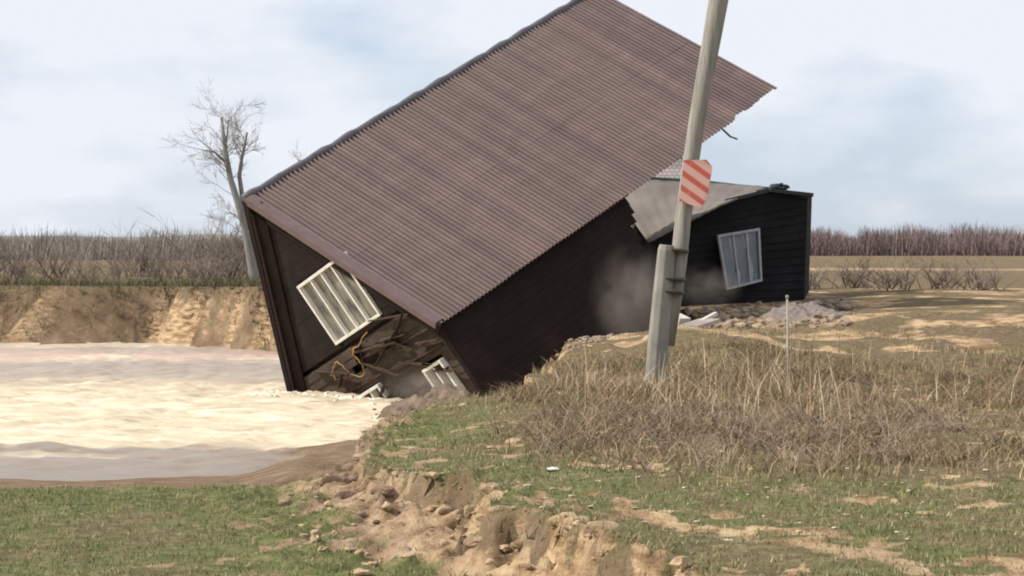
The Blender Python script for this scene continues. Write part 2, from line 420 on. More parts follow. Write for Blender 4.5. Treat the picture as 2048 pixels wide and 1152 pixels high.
def plank(name, c0, c1, st):
    def f(t, b):
        v = coord(t, st); n = noise(t, v, 5, 8, .7); n2 = noise(t, coord(t), 1.2, 5, .6)
        c = ramp(t, n, [(.3, c0), (.7, c1)])
        c = mix(t, ramp(t, n2, [(.48, (0, 0, 0)), (.72, (.6, .6, .6))]), c, tuple(k * 1.6 for k in c1))
        sc = noise(t, coord(t, (st[0] * 1.5, st[1] * 1.5, st[2] * 2.5)), 9, 4, .7)
        c = mix(t, ramp(t, sc, [(.62, (0, 0, 0)), (.72, (.45, .45, .45))]), c, tuple(k * 3.2 for k in c1))
        t.links.new(c, b.inputs['Base Color']); b.inputs['Roughness'].default_value = .9
        b.inputs['Specular IOR Level'].default_value = .12
        bump(t, b, n, .5, .012)
    return mat(name, f)
M_gable = plank('dark_brown_planks', (.013, .0095, .0088), (.025, .0185, .0168), (.6, 1, 7))
M_side = plank('stained_side_planks', (.011, .0068, .0062), (.020, .0130, .0118), (1, .6, 7))
M_torn = plank('bare_brown_boards', (.03, .020, .014), (.075, .052, .036), (.8, 1, 6))
M_dusty = plank('dusty_lower_boards', (.038, .028, .022), (.085, .063, .05), (.8, 1, 6))
M_in = simple('dark_inside', (.018, .012, .010), (.03, .02, .016), 4)
M_fascia = simple('ridge_metal', (.075, .075, .09), (.12, .115, .125), 5, .5)
M_barge = simple('barge_metal', (.115, .076, .078), (.15, .105, .105), 4, .55, bmp=.1)
M_white = simple('white_window_paint', (.78, .76, .70), (.62, .59, .52), 7, .55, bmp=.15, dist=.004)
def glass(t, b):
    v = coord(t, (2.2, 1, .8)); n = noise(t, v, 2.3, 4, .5)
    c = ramp(t, n, [(.36, (.045, .045, .045)), (.48, (.15, .14, .12)), (.66, (.24, .225, .185))])  # noise tint paints bright reflections and curtains into the panes
    t.links.new(c, b.inputs['Base Color']); b.inputs['Roughness'].default_value = .12
    b.inputs['Specular IOR Level'].default_value = .6
M_glass = mat('curtain_reflection_glass', glass)

# ------------------------------------------------------------------ the tilted house
R = Matrix(((.52530215, .64270403, -.55766404), (-.77833601, .62777359, -.00966345), (.34387602, .43912624, .8300105)))
T = Vector((-5.12410451, 45.44668361, 1.03384103 + CAMZ))
HW, HH, LW, LH, HL = 2.93, 4.07, 2.52, 3.62, 11.0     # right half width/height, left, ridge length
WB = -7.35                                            # foot of the walls
base = Vector((0, 0, WB))
house = empty('tilted_house', T + R @ base, 'big dark wooden house toppling into the river, with a long brown corrugated roof', 'house')
house.rotation_euler = R.to_euler()
def hpt(o):                                           # house parts are modelled from the apex
    o.location = -base; return o

def slope(name, w_, h_, sgn):
    ln = math.hypot(w_, h_); d = Vector((sgn * w_, 0, -h_)) / ln; n = Vector((sgn * h_, 0, w_)) / ln
    pitch, seg = .113, 8
    y = np.arange(-.18, HL + .02, pitch / seg)
    amp = .027 * (1 - .72 * ss(8.8, 10.0, y)) * (.88 + .3 * vnoise(y * 1.3, y * 0, 3))
    prof = amp * np.sin(2 * PI * y / pitch) + .012 * (vnoise(y * 2.1, y * 0 + 4, 5) - .5)
    rows = []
    for (u0, u1, off) in ((.0, .53, .004), (.524, 1.015, .0)):
        for u in np.linspace(u0, u1, 7): rows.append((u, off, u == u0))
    Vs = []; Fs = []; k = 0
    for (u, off, first) in rows:
        wave = .008 * (fbm(y * .5, y * 0 + u * 3, 3, 71) - .5) + .006 * (vnoise(y * 1.4, y * 0 + u * 8, 77) - .5)
        rag = 0.015 * (hash2(np.floor(y / pitch / 8).astype(np.int64), np.int64(3), 5) - .5) if u > 1.0 else 0
        if u > 1.0: rag = rag - .10 * (y > 9.35) * (1 - .6 * hash2(np.floor(y / .28).astype(np.int64), np.int64(3), 8)) * ss(9.3, 9.5, y)
        hh = .05 + off + prof + wave
        P = (u * ln + rag)
        X = d.x * P + n.x * hh; Z = d.z * P + n.z * hh
        Vs.append(np.stack([X + 0 * y, y, Z + 0 * y], -1))
    A = np.arange(len(rows) * len(y)).reshape(len(rows), len(y))
    for r_ in range(len(rows) - 1):
        if rows[r_ + 1][2]: continue
        q = np.stack([A[r_, :-1], A[r_, 1:], A[r_ + 1, 1:], A[r_ + 1, :-1]], -1)
        Fs.append(q if sgn < 0 else q[:, ::-1])
    me = npmesh(name, np.concatenate(Vs), [np.concatenate(Fs)], smooth=True)
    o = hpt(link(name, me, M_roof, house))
    s_ = o.modifiers.new('sheet', 'SOLIDIFY'); s_.thickness = .003; s_.offset = -1
    e_ = o.modifiers.new('crease', 'EDGE_SPLIT'); e_.split_angle = rad(68)
    return o, d, n, ln
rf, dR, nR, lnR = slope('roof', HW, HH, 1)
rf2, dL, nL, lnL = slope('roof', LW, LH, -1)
# timber under both slopes: rafters and battens
for (d, n, ln) in ((dR, nR, lnR), (dL, nL, lnL)):
    m = MB()
    for yy in np.arange(.12, HL - .1, .9):
        m.beam(d * .12 - n * .06 + Vector((0, yy, 0)), d * (ln - .12) - n * .06 + Vector((0, yy, 0)), .05, .14, n)
    for u in np.arange(.3, ln - .15, .42):
        m.beam(d * u + n * .008 + Vector((0, .02, 0)), d * u + n * .008 + Vector((0, HL - .06, 0)), .09, .022, n)
    hpt(m.build('rafters', M_torn, rf if d is dR else rf2)).location = (0, 0, 0)
# ridge cap, slightly wavy
m = MB(); pts = []
for k in range(45):
    yy = -.2 + (HL + .22) * k / 44
    pts.append((-.015, yy, .075 + .012 * math.sin(k * 1.7)))
m.tube(pts, [.082 + .012 * math.sin(k * 2.3) for k in range(45)], 8)
o = m.build('ridge_cap', M_fascia, rf, True)
# flashing over the gable edge, both sides
for (d, n, ln, sg, par) in ((dR, nR, lnR, 1, rf), (dL, nL, lnL, -1, rf2)):
    m = MB()
    a = Vector((0, -.20, .0)); b = d * (ln + .02) + Vector((0, -.20, 0))
    m.beam(a + n * .02, b + n * .02, .03, .15, n)
    m.beam(a + n * .088 + Vector((0, .09, 0)), b + n * .088 + Vector((0, .09, 0)), .21, .012, n)
    fz = MB(); fz.beam(a - n * .17 + Vector((0, .14, 0)), b - n * .17 + Vector((0, .14, 0)), .03, .34, n)
    fz.build('frieze_board', M_gable, par)
    bevel(m.build('gable_flashing', M_barge if sg > 0 else M_side, par), .006)
# torn strip hanging from the eave
m = MB(); q = dR * (lnR + .0)
m.beam(q + Vector((0, 8.95, 0)), q + Vector((.02, 9.02, -.28)), .05, .02); m.beam(q + Vector((.02, 9.02, -.27)), q + Vector((.07, 9.1, -.40)), .03, .03)
hpt(m.build('torn_strip', M_in, house))

# gable wall: overlapping horizontal boards with window openings and a torn patch
OPEN = [(-.30, 1.43, -3.28, -2.00), (1.72, 2.36, -5.95, -4.66), (-.62, .16, -5.9, -4.42)]
def rake(z, side):
    return (-z) * (HW / HH) - .12 if side > 0 else -((-z) * (LW / LH) - .10)
def wallx(z):
    r1 = min(rake(z, 1), HW - .20); l1 = max(rake(z, -1), -(LW - .10)); return l1, r1
def board_rows(z0, z1, torn):
    m = MB(); bh = .172; z = z1
    while z > z0:
        zb = z - bh; l1, r1 = wallx(z - .01); l2, r2 = wallx(zb)
        if z > -.22: z = zb; continue
        segs = [(l1, r1)]
        for (a, b, c, e) in OPEN:
            if zb < e - .02 and z > c + .02:
                ns = []
                for (s0, s1) in segs:
                    if s1 <= a or s0 >= b: ns.append((s0, s1)); continue
                    if s0 < a: ns.append((s0, a))
                    if s1 > b: ns.append((b, s1))
                segs = ns
        if torn:
            c0 = .30 + .35 * random.uniform(-1, 1); wdt = random.uniform(.1, .55)
            if -3.95 < z < -3.35 or (-5.1 < z < -4.2 and random.random() < .4):
                a, b = c0 - wdt, c0 + wdt; ns = []
                for (s0, s1) in segs:
                    if s1 <= a or s0 >= b: ns.append((s0, s1)); continue
                    if s0 < a: ns.append((s0, a))
                    if s1 > b: ns.append((b, s1))
                segs = ns
        for (s0, s1) in segs:
            # split into boards
            cuts = [s0]; 
            while s1 - cuts[-1] > 2.6: cuts.append(cuts[-1] + random.uniform(1.4, 2.4))
            cuts.append(s1)
            for a, b in zip(cuts[:-1], cuts[1:]):
                if b - a < .03: continue
                j = random.uniform(-.004, .004) * (3 if torn else 1); jt = random.uniform(-.015, .015) if torn else 0
                al = a if a != l1 or z < -LH else l2; br = b if b != r1 or z < -HH else r2
                al = a; br = b
                y1 = -.009 + j; y0 = (-.034 if torn else -.022) + j
                m.add([(al + .003, y0, zb - .012 + jt), (br - .003, y0, zb - .012), (br - .003, y1 - .012, z), (al + .003, y1 - .012, z + jt),
                       (al + .003, .03, zb), (br - .003, .03, zb), (br - .003, .03, z), (al + .003, .03, z)],
                      [(0,1,2,3),(7,6,5,4),(0,4,5,1),(3,2,6,7),(0,3,7,4),(1,5,6,2)])
        z = zb
    return m
hpt(board_rows(-3.36, -.15, False).build('gable_wall', M_gable, house))
lw = hpt(board_rows(WB, -3.532, True).build('lower_gable_wall', M_dusty, house)); lw['label'] = 'splintered dusty lower boards of the gable'
# solid core of the upper floor and studs of the lower
m = MB()
def gplate(m, z0, z1, y0, y1, op):
    zs = sorted(set([z0, z1] + [k for a, b, c, e in op for k in (c, e) if z0 < k < z1] + [-LH if z0 < -LH < z1 else z0, -HH if z0 < -HH < z1 else z0]))
    for za, zb in zip(zs[:-1], zs[1:]):
        xs_ = [None]
        cuts = [(a, b) for a, b, c, e in op if c <= za + 1e-6 and e >= zb - 1e-6]
        la, ra = wallx(za); lb, rb = wallx(zb)
        lo = [(la, lb)]; 
        for a, b in sorted(cuts): lo += [(a, a), (b, b)]
        lo += [(ra, rb)]
        for k in range(0, len(lo), 2):
            (a0, a1), (b0, b1) = lo[k], lo[k + 1]
            m.add([(a0, y0, za), (b0, y0, za), (b1, y0, zb), (a1, y0, zb), (a0, y1, za), (b0, y1, za), (b1, y1, zb), (a1, y1, zb)],
                  [(0,1,2,3),(7,6,5,4),(0,4,5,1),(3,2,6,7),(0,3,7,4),(1,5,6,2)])
gplate(m, -3.45, -.25, .031, .12, OPEN[:1]); gplate(m, WB, -3.45, .17, .26, OPEN[1:])
hpt(m.build('wall_core', M_in, house))
# floor band between the storeys, split and crooked
m = MB()
m.beam((-2.3, -.05, -4.22), (.65, -.06, -4.30), .05, .10, (0, 1, 0), .012)
m.beam((.72, -.06, -4.36), (2.62, -.05, -4.42), .06, .13, (0, 1, 0), .012)
m.beam((.9, -.07, -3.98), (2.55, -.06, -4.06), .04, .05, (0, 1, 0), .01)
m.beam((-.1, -.08, -3.62), (1.1, -.10, -3.86), .04, .09, (0, 1, 0), .012)
m.beam((.35, -.07, -4.1), (1.75, -.12, -3.72), .03, .07, (0, 1, 0), .012)
m.beam((1.05, -.07, -3.3), (2.3, -.09, -3.62), .03, .07, (0, 1, 0), .012)
hpt(m.build('split_boards', M_torn, house))
rs_ = random.getstate(); random.seed(41)
for k in range(20):                                   # sprung and snapped boards of the lower storey
    m = MB(); x_ = random.uniform(-1.2, 2.4); z_ = random.uniform(-4.95, -3.5); L_ = random.uniform(.35, 1.2); an = random.gauss(-.05, .38)
    o_ = random.uniform(.05, .16); m.beam((x_ - L_ / 2 * math.cos(an), -o_, z_ - L_ / 2 * math.sin(an)), (x_ + L_ / 2 * math.cos(an), -o_ - random.uniform(0, .12), z_ + L_ / 2 * math.sin(an)), random.uniform(.015, .03), random.uniform(.04, .13), (0, 1, 0), .014)
    hpt(m.build('sprung_board', M_torn if k % 3 else M_dusty, house))
random.setstate(rs_)
# corner boards
m = MB(); m.box((HW - .22, -.05, WB), (HW - .10, .0, -HH + .02)); hpt(m.build('corner_board', M_side, house))
m = MB(); m.box((-LW + .0, -.05, WB), (-LW + .1, .0, -LH + .02)); hpt(m.build('corner_board', M_side, house))

def window(x0, x1, z0, z1, npane, name='window', par=None, proud=.085, curtain=None, M=None, mg=None):
    m = MB(); t = .062
    yf, yb = -proud, .10
    m.box((x0 - t, yf, z1), (x1 + t, yb, z1 + t)); m.box((x0 - t, yf, z0 - t), (x1 + t, yb, z0))
    m.box((x0 - t, yf + .002, z0), (x0, yb, z1)); m.box((x1, yf + .002, z0), (x1 + t, yb, z1))
    fr = m.build(name, M_white, par); bevel(fr, .008)
    pw = (x1 - x0) / npane
    for k in range(1, npane):
        mm = MB(); xc = x0 + pw * k; mm.box((xc - .026, yf + .018, z0), (xc + .026, .05, z1)); bevel(mm.build('glazing_bar', M_white, fr), .006)
    for k in range(npane):
        mm = MB(); a = x0 + pw * k + (.026 if k else 0); b = x0 + pw * (k + 1) - (.026 if k < npane - 1 else 0)
        mm.box((a, .016, z0), (b, .028, z1)); mm.build('pane', mg or M_glass, fr)
    return fr
w1 = hpt(window(-.30, 1.43, -3.28, -2.00, 4, par=house)); w1['label'] = 'white framed upper window with four tall panes'
w2 = hpt(window(1.72 + .04, 2.36 - .04, -5.95, -4.72, 2, par=house, proud=.16)); w2['label'] = 'narrow white window at the foot of the right corner'
w3 = hpt(window(-.55, .10, -5.9, -4.49, 2, par=house, proud=.14)); w3['label'] = 'white window almost drowned at the waterline'

# long wall under the eave (right) and on the far side (left), boards as one mesh each
WL = 6.35                                # the walls are torn off here
def longwall(x, sgn, ztop, par):
    m = MB(); bh = .18; z = ztop
    while z > WB:
        e = WL - .55 + random.uniform(-.10, .10) - .5 * min(ztop - z, 1.7) + .35 * max(0, ztop - z - 1.7)
        zb = z - bh; j = random.uniform(-.004, .004)
        xo = x + sgn * (.034 + j); xi = x - sgn * .03
        v = [(xi, .0, zb), (xo, .0, zb), (xo - sgn * .009, .0, z - .002), (xi, .0, z - .002), (xi, e, zb), (xo, e, zb), (xo - sgn * .009, e, z - .002), (xi, e, z - .002)]
        m.add(v, [(0,1,2,3),(7,6,5,4),(0,4,5,1),(3,2,6,7),(0,3,7,4),(1,5,6,2)])
        z = zb
    return hpt(m.build('long_wall', M_side, par))
longwall(HW - .16, 1, -HH + .12, house); longwall(-LW + .14, -1, -LH + .12, house)
# rear inner partition and floors so the shell is closed
m = MB(); gplate(m, WB, -.35, WL - 1.6, WL - 1.5, []); hpt(m.build('partition_wall', M_in, house))
m = MB(); m.box((-LW + .2, .3, -4.35), (HW - .25, WL - 1.65, -4.2)); m.box((-LW + .2, .3, WB), (HW - .25, WL - 1.65, WB + .15)); hpt(m.build('floor_deck', M_in, house))

# orange cable caught on the gable
def gpt(x, z, y=-.12): return T + R @ Vector((x, y, z))
cab = MB()
P = [(-1.02, -3.80), (-.82, -3.70), (-.62, -3.62), (-.48, -3.74), (-.42, -3.95), (-.22, -4.12), (.02, -4.10), (.12, -3.9), (.02, -3.68), (.16, -3.58), (.38, -3.60), (.62, -3.5), (.95, -3.46)]
Pp = []
for k in range(len(P) - 1):
    for s_ in range(5):
        t_ = s_ / 5; a = P[max(k - 1, 0)]; b = P[k]; c = P[k + 1]; d = P[min(k + 2, len(P) - 1)]
        f = [0.5 * ((2 * b[i]) + (-a[i] + c[i]) * t_ + (2 * a[i] - 5 * b[i] + 4 * c[i] - d[i]) * t_ ** 2 + (-a[i] + 3 * b[i] - 3 * c[i] + d[i]) * t_ ** 3) for i in (0, 1)]
        Pp.append(gpt(f[0], f[1], -.13 - .02 * math.sin(k * 2 + s_)))
cab.tube(Pp, .011, 6); cab.tube([Pp[3], Pp[3] + Vector((.06, 0, -.16)), Pp[3] + Vector((.16, 0, -.12))], .012, 6)
cab.tube([Pp[46], Pp[46] + Vector((-.02, -.02, -.13)), Pp[46] + Vector((.05, -.02, -.22))], .011, 6)
o = cab.build('cable', simple('orange_cable', (.46, .24, .07), (.30, .17, .06), 5, .6), None, True)
tag(o, 'loose orange cable looped over the split boards below the gable window', 'cable')

# ------------------------------------------------------------------ dark annex behind the pole
def P3(px, py, d): return Vector(((px - CX) / F * d, d, CAMZ + (HY - py) / F * d))
D = 55.0
TL, TR, BR_, BL = P3(1272, 462, D - .55), P3(1614, 394, D + .8), P3(1606, 628, D + .8), P3(1264, 622, D - .55)
ann = empty('annex', (BL + BR_) / 2, 'low dark wooden outbuilding with a curtained white window, behind the pole', 'outbuilding')
AO = (BL + BR_) / 2
def av(p): return p - AO
ux = (TR - TL).normalized(); uz = (TL - BL).normalized(); un = ux.cross(uz).normalized()
if un.y < 0: un = -un                     # away from the camera
m = MB(); rows = 14
for k in range(rows):
    a0, a1 = k / rows, (k + 1) / rows
    l0 = BL.lerp(TL, a0); l1 = BL.lerp(TL, a1); r0 = BR_.lerp(TR, a0); r1 = BR_.lerp(TR, a1)
    j = random.uniform(0, .012)
    v = [l0 - un * (.03 + j), r0 - un * (.03 + j), r1 - un * .012, l1 - un * .012, l0 + un * .05, r0 + un * .05, r1 + un * .05, l1 + un * .05]
    m.add([av(p) for p in v], [(0,1,2,3),(7,6,5,4),(0,4,5,1),(3,2,6,7),(0,3,7,4),(1,5,6,2)])
M_ann_ = None
M_ann = plank('soot_dark_planks', (.010, .0094, .0108), (.019, .018, .020), (.6, 1, 7))
m.build('front_wall', M_ann, ann)
m = MB()
def onwall(px, py, o_=0.0):
    q0 = Vector((0, 0, CAMZ)); dr_ = P3(px, py, 1.0) - q0; tt_ = (TL - q0).dot(un) / dr_.dot(un); return q0 + dr_ * tt_ - un * o_
pk = [(1360, 446), (1385, 425), (1440, 404), (1500, 389), (1535, 380), (1575, 381), (1615, 393), (1600, 400)]
n_ = len(pk); m.add([av(onwall(a, b, .034)) for a, b in pk] + [av(onwall(a, b, -.05)) for a, b in pk], [tuple(range(n_)), tuple(range(2 * n_ - 1, n_ - 1, -1))] + [(k, k + n_, (k + 1) % n_ + n_, (k + 1) % n_) for k in range(n_)])
m.build('gable_peak', M_ann, ann)
m = MB(); dep = Vector((.5, 3.2, .1))
for (a, b) in ((BR_, TR), (BL, TL)):
    s_ = Vector((.04, 0, 0)); q = un * .06
    vv = [a - s_ + q, a + s_ + q, b + s_ + q, b - s_ + q, a - s_ + dep, a + s_ + dep, b + s_ + dep, b - s_ + dep]
    m.add([av(p) for p in vv], [(0,1,2,3),(7,6,5,4),(0,4,5,1),(3,2,6,7),(0,3,7,4),(1,5,6,2)])
q = un * .0
vv = [BL + dep, BR_ + dep, TR + dep, TL + dep, BL + dep * 1.03, BR_ + dep * 1.03, TR + dep * 1.03, TL + dep * 1.03]
m.add([av(p) for p in vv], [(0,1,2,3),(7,6,5,4),(0,4,5,1),(3,2,6,7),(0,3,7,4),(1,5,6,2)])
m.build('back_walls', M_ann, ann)
# pale roof sheet, buckled, sloping down to the front
M_slate = simple('pale_grey_sheet', (.125, .105, .092), (.19, .165, .145), 1.4, .8, (1, .4, 1), .4, .02)
def sheet(name, quad, th, m_, par, org, nu=14, nv=8, amp=.03, seed=1, corr=0.0):
    a, b, c, d = quad; vs = []; fs = []
    nn = (b - a).cross(d - a).normalized()
    for i in range(nv + 1):
        for j in range(nu + 1):
            u, v = j / nu, i / nv
            p = a.lerp(b, u).lerp(d.lerp(c, u), v)
            h = amp * (float(fbm(np.array([u * 3.]), np.array([v * 3.]), 3, seed)[0]) - .5) * 2 + corr * math.sin(j * PI / 2)
            vs.append(tuple(p + nn * h - org))
    for i in range(nv):
        for j in range(nu):
            k = i * (nu + 1) + j; fs.append((k, k + 1, k + nu + 2, k + nu + 1))
    me = bpy.data.meshes.new(name); me.from_pydata(vs, [], fs); me.update()
    for p in me.polygons: p.use_smooth = True
    o = link(name, me, m_, par)
    s_ = o.modifiers.new('thick', 'SOLIDIFY'); s_.thickness = th; s_.offset = 0
    return o
roofq = (P3(1296, 484, 53.6), P3(1448, 407, 54.6), P3(1540, 376, 56.4), P3(1205, 356, 57.4))
sheet('roof', roofq, .05, M_slate, ann, AO, 40, 10, .05, 3, .008)
M_tar = simple('tarred_edge', (.03, .034, .042), (.05, .055, .06), 6, .7)
m = MB(); m.tube([av(P3(1300, 357, 57.3)), av(P3(1400, 364, 57.1)), av(P3(1470, 372, 56.9)), av(P3(1540, 379, 56.7))], [.05, .06, .055, .06], 6)
m.beam(av(onwall(1535, 380, .1)), av(onwall(1620, 391, .1)), .10, .12, un, .02); m.beam(av(onwall(1448, 402, .08)), av(onwall(1540, 379, .08)), .07, .05, un, .01)
m.build('roof_edge', M_tar, ann)
m = MB()
m.box((-.75, -.05, -.55), (.2, 1.2, .25), Matrix.Translation(av(P3(1325, 480, 55.0))) @ Matrix.Rotation(.3, 4, 'Y'))
m.build('dark_hollow_box', M_in, ann)  # dark box standing in for the shade in the cavity under the roof sheet
def awin():
    tl, tr, br, bl = P3(1432, 470, D - .12), P3(1516, 456, D + .25), P3(1521, 562, D + .25), P3(1450, 580, D - .12)
    f = lambda u, v, o_: av(bl.lerp(br, u).lerp(tl.lerp(tr, u), v) - un * o_)
    fr = None; m = MB()
    def quad(m, u0, u1, v0, v1, o0, o1):
        vv = [f(u0, v0, o1), f(u1, v0, o1), f(u1, v1, o1), f(u0, v1, o1), f(u0, v0, o0), f(u1, v0, o0), f(u1, v1, o0), f(u0, v1, o0)]
        m.add(vv, [(0,1,2,3),(7,6,5,4),(0,4,5,1),(3,2,6,7),(0,3,7,4),(1,5,6,2)])
    quad(m, 0, 1, 0, .045, .03, .12); quad(m, 0, 1, .955, 1, .03, .12); quad(m, 0, .05, .045, .955, .03, .118); quad(m, .95, 1, .045, .955, .03, .118)
    fr = m.build('window', simple('weathered_white_paint', (.42, .43, .45), (.30, .31, .34), 8, .6), ann)
    M_cg = simple('grey_window_glass', (.10, .12, .14), (.16, .18, .20), 4, .15, spec=.6)
    M_cur = simple('pale_curtain', (.36, .39, .43), (.26, .29, .33), 5, .9, (3, 1, .5))
    m = MB(); quad(m, .05, .95, .045, .955, .035, .05); m.build('pane', M_cg, fr)
    for u in (.36, .68):
        m = MB(); quad(m, u - .02, u + .02, .045, .955, .05, .105); m.build('glazing_bar', fr.data.materials[0], fr)
    for u, wd in ((.33, .11), (.68, .12)):
        m = MB(); n_ = 12
        for k in range(n_):
            v0, v1 = .05 + .88 * k / n_, .05 + .88 * (k + 1) / n_
            s_ = .03 * math.sin(v0 * 5); quad(m, u - wd / 2 + s_, u + wd / 2 + s_ + .03 * math.sin(v0 * 9), v0, v1, .052, .058)
        m.build('curtain', M_cur, fr)
awin()
# twisted rubble on the annex roof corner
def rocks(name, pts, sizes, m_, squash=.7, seed=2, parent=None, org=Vector((0, 0, 0))):
    rg = np.random.default_rng(seed)
    bm = bmesh.new(); bmesh.ops.create_icosphere(bm, subdivisions=2, radius=1)
    B = np.array([v.co[:] for v in bm.verts]); Fc = np.array([[v.index for v in f.verts] for f in bm.faces]); bm.free()
    Vs = []; Fs = []
    for k, (p, s) in enumerate(zip(pts, sizes)):
        ph = rg.uniform(0, 50); nrm = 1 + .8 * (fbm(B[:, 0] * 1.6 + ph, B[:, 1] * 1.6 + B[:, 2] * 1.3, 3, 5) - .5) * 2
        sc = rg.uniform(.6, 1.3, 3); sc[2] *= squash
        v = B * nrm[:, None] * sc * s; a = rg.uniform(0, 6.28); ca, sa = math.cos(a), math.sin(a)
        v = np.stack([v[:, 0] * ca - v[:, 1] * sa, v[:, 0] * sa + v[:, 1] * ca, v[:, 2]], -1)
        Vs.append(v + np.array(p)[None] - np.array(org)[None]); Fs.append(Fc + k * len(B))
    return link(name, npmesh(name, np.concatenate(Vs), [np.concatenate(Fs)], smooth=False), m_, parent)
pp = [onwall(a, 381 + (a - 1535) * .13 + random.uniform(-3, 3), random.uniform(-.25, .1)) for a in (1528 + 88 * random.random() for k in range(34))] + [onwall(1558 + random.uniform(-16, 16), 374 + random.uniform(-4, 5), 0) for k in range(12)]
o = rocks('torn_roofing', pp, [random.uniform(.04, .12) for _ in pp], M_tar, .6, 4, ann, AO)
o['label'] = 'crumpled dark roofing on the right corner of the annex'
# brick chimney behind the roof edge
def brick(t, b):
    v = coord(t); br = nd(t, 'ShaderNodeTexBrick', i_Scale=1.0); br.inputs['Color1'].default_value = (.86, .83, .81, 1)
    br.inputs['Color2'].default_value = (.78, .74, .74, 1); br.inputs['Mortar'].default_value = (.60, .42, .38, 1)
    br.inputs['Mortar Size'].default_value = .012; br.inputs['Brick Width'].default_value = .12; br.inputs['Row Height'].default_value = .085
    mpp = nd(t, 'ShaderNodeMapping'); mpp.inputs['Rotation'].default_value = (rad(90), 0, 0)
    t.links.new(v, mpp.inputs[0]); t.links.new(mpp.outputs[0], br.inputs['Vector'])
    t.links.new(br.outputs[0], b.inputs['Base Color']); b.inputs['Roughness'].default_value = .9
p = P3(1352, 365, 57.6)
ch = MB(); ch.box((-.62, -.3, -.35), (.35, .3, .60)); ch.box((-.66, -.34, .60), (.39, .34, .68))
o = ch.build('chimney', mat('white_brick', brick), ann); o.location = av(p)
o['label'] = 'white brick chimney with pink joints'

# ------------------------------------------------------------------ leaning utility pole
M_pole = simple('grey_weathered_wood', (.19, .175, .15), (.36, .335, .29), 6, .95, (2.5, 2.5, .12), .9, .02)
M_conc = simple('pale_concrete', (.17, .16, .135), (.29, .275, .235), 5, .85, (1, 1, .5), .35, .008)
M_band = simple('rusty_dark_band', (.05, .047, .042), (.08, .07, .06), 8, .6)
pz = float(ground(np.array([1.92]), np.array([30.0]))) 
pd = 30.2
pb = P3(1311, 772, pd); pb.z = float(ground(np.array([pb.x]), np.array([pb.y])))
pole = empty('utility_pole', pb, 'tall grey pole leaning right, strapped to a concrete stub in the dry grass', 'utility pole')
def pv(px, py, d): return P3(px, py, d) - pb
m = MB()
pts = [pv(1318 + (1452 - 1318) * k / 16 + 2.5 * math.sin(k * .9), 790 - 880 * k / 16, pd + .16) for k in range(17)]
pts = [pv(1331, 690, pd + .17), pv(1347, 590, pd + .16)] + [pv(x_, y_, pd + .16) for x_, y_ in ((1358, 520), (1366, 440), (1378, 350), (1392, 255), (1410, 150), (1424, 75), (1437, 0), (1460, -110))]
m.tube(pts, [.120, .120, .110, .108, .108, .110, .116, .124, .132, .142], 18)
m.build('wooden_shaft', M_pole, pole, True)
m = MB()
m.tube([pv(1308, 800, pd - .02), pv(1311, 760, pd), pv(1317, 680, pd), pv(1325, 590, pd), pv(1333, 500, pd), pv(1334, 490, pd)], [.15, .148, .142, .132, .118, .10], 10)
bevel(m.build('concrete_stub', M_conc, pole, False), .01)
for (x_, y_) in ((1334, 556), (1331, 582), (1345, 500)):
    m = MB(); c = pv(x_ + 7, y_, pd + .07); ax = Vector((.13, 0, 1)).normalized()
    m.tube([c - ax * .022, c + ax * .022], .205 if y_ > 510 else .17, 16); o = m.build('strap', M_band, pole, True)
# striped plate on the pole
def stripes(t, b):
    v = coord(t); s_ = nd(t, 'ShaderNodeSeparateXYZ'); t.links.new(v, s_.inputs[0])
    m1 = nd(t, 'ShaderNodeMath', operation='MULTIPLY_ADD'); m1.inputs[1].default_value = .55; t.links.new(s_.outputs[0], m1.inputs[0]); t.links.new(s_.outputs[2], m1.inputs[2])
    w_ = nd(t, 'ShaderNodeMath', operation='MULTIPLY'); w_.inputs[1].default_value = 2 * PI / .185; t.links.new(m1.outputs[0], w_.inputs[0])
    a_ = nd(t, 'ShaderNodeMath', operation='ADD'); a_.inputs[1].default_value = 1.2; t.links.new(w_.outputs[0], a_.inputs[0])
    sn = nd(t, 'ShaderNodeMath', operation='SINE'); t.links.new(a_.outputs[0], sn.inputs[0])
    k = ramp(t, sn.outputs[0], [(.0, (.55, .33, .27)), (.35, (.44, .10, .07)), (1, (.42, .075, .05))])
    # ramp input clamps below 0: pale stripe there
    wr = mix(t, ramp(t, noise(t, v, 9, 5, .6), [(.55, (0, 0, 0)), (.8, (.5, .5, .5))]), k, (.55, .42, .38))
    t.links.new(wr, b.inputs['Base Color']); b.inputs['Roughness'].default_value = .6
m = MB()
ol = [(-.16, -.27), (.13, -.33), (.20, -.18), (.215, .22), (.13, .31), (-.17, .27)]
vv = []
for y_ in (-.008, .008):
    for (x_, z_) in ol: vv.append((x_, y_ + .25 * x_ * x_, z_))
n_ = len(ol)
m.add(vv, [tuple(range(n_)), tuple(range(2 * n_ - 1, n_ - 1, -1))] + [(k, k + n_, (k + 1) % n_ + n_, (k + 1) % n_) for k in range(n_)])
sg = m.build('warning_plate', mat('red_white_stripes', stripes), None)
sg.location = P3(1388, 364, pd - .02); sg.rotation_euler = (0, rad(7), rad(-12))
tag(sg, 'faded plate with red and pale diagonal stripes fixed to the leaning pole', 'sign')
m = MB(); m.box((-.12, .02, -.02), (.1, .08, .02)); m.box((-.12, .02, .16), (.1, .08, .20)); m.build('bracket', M_band, sg)

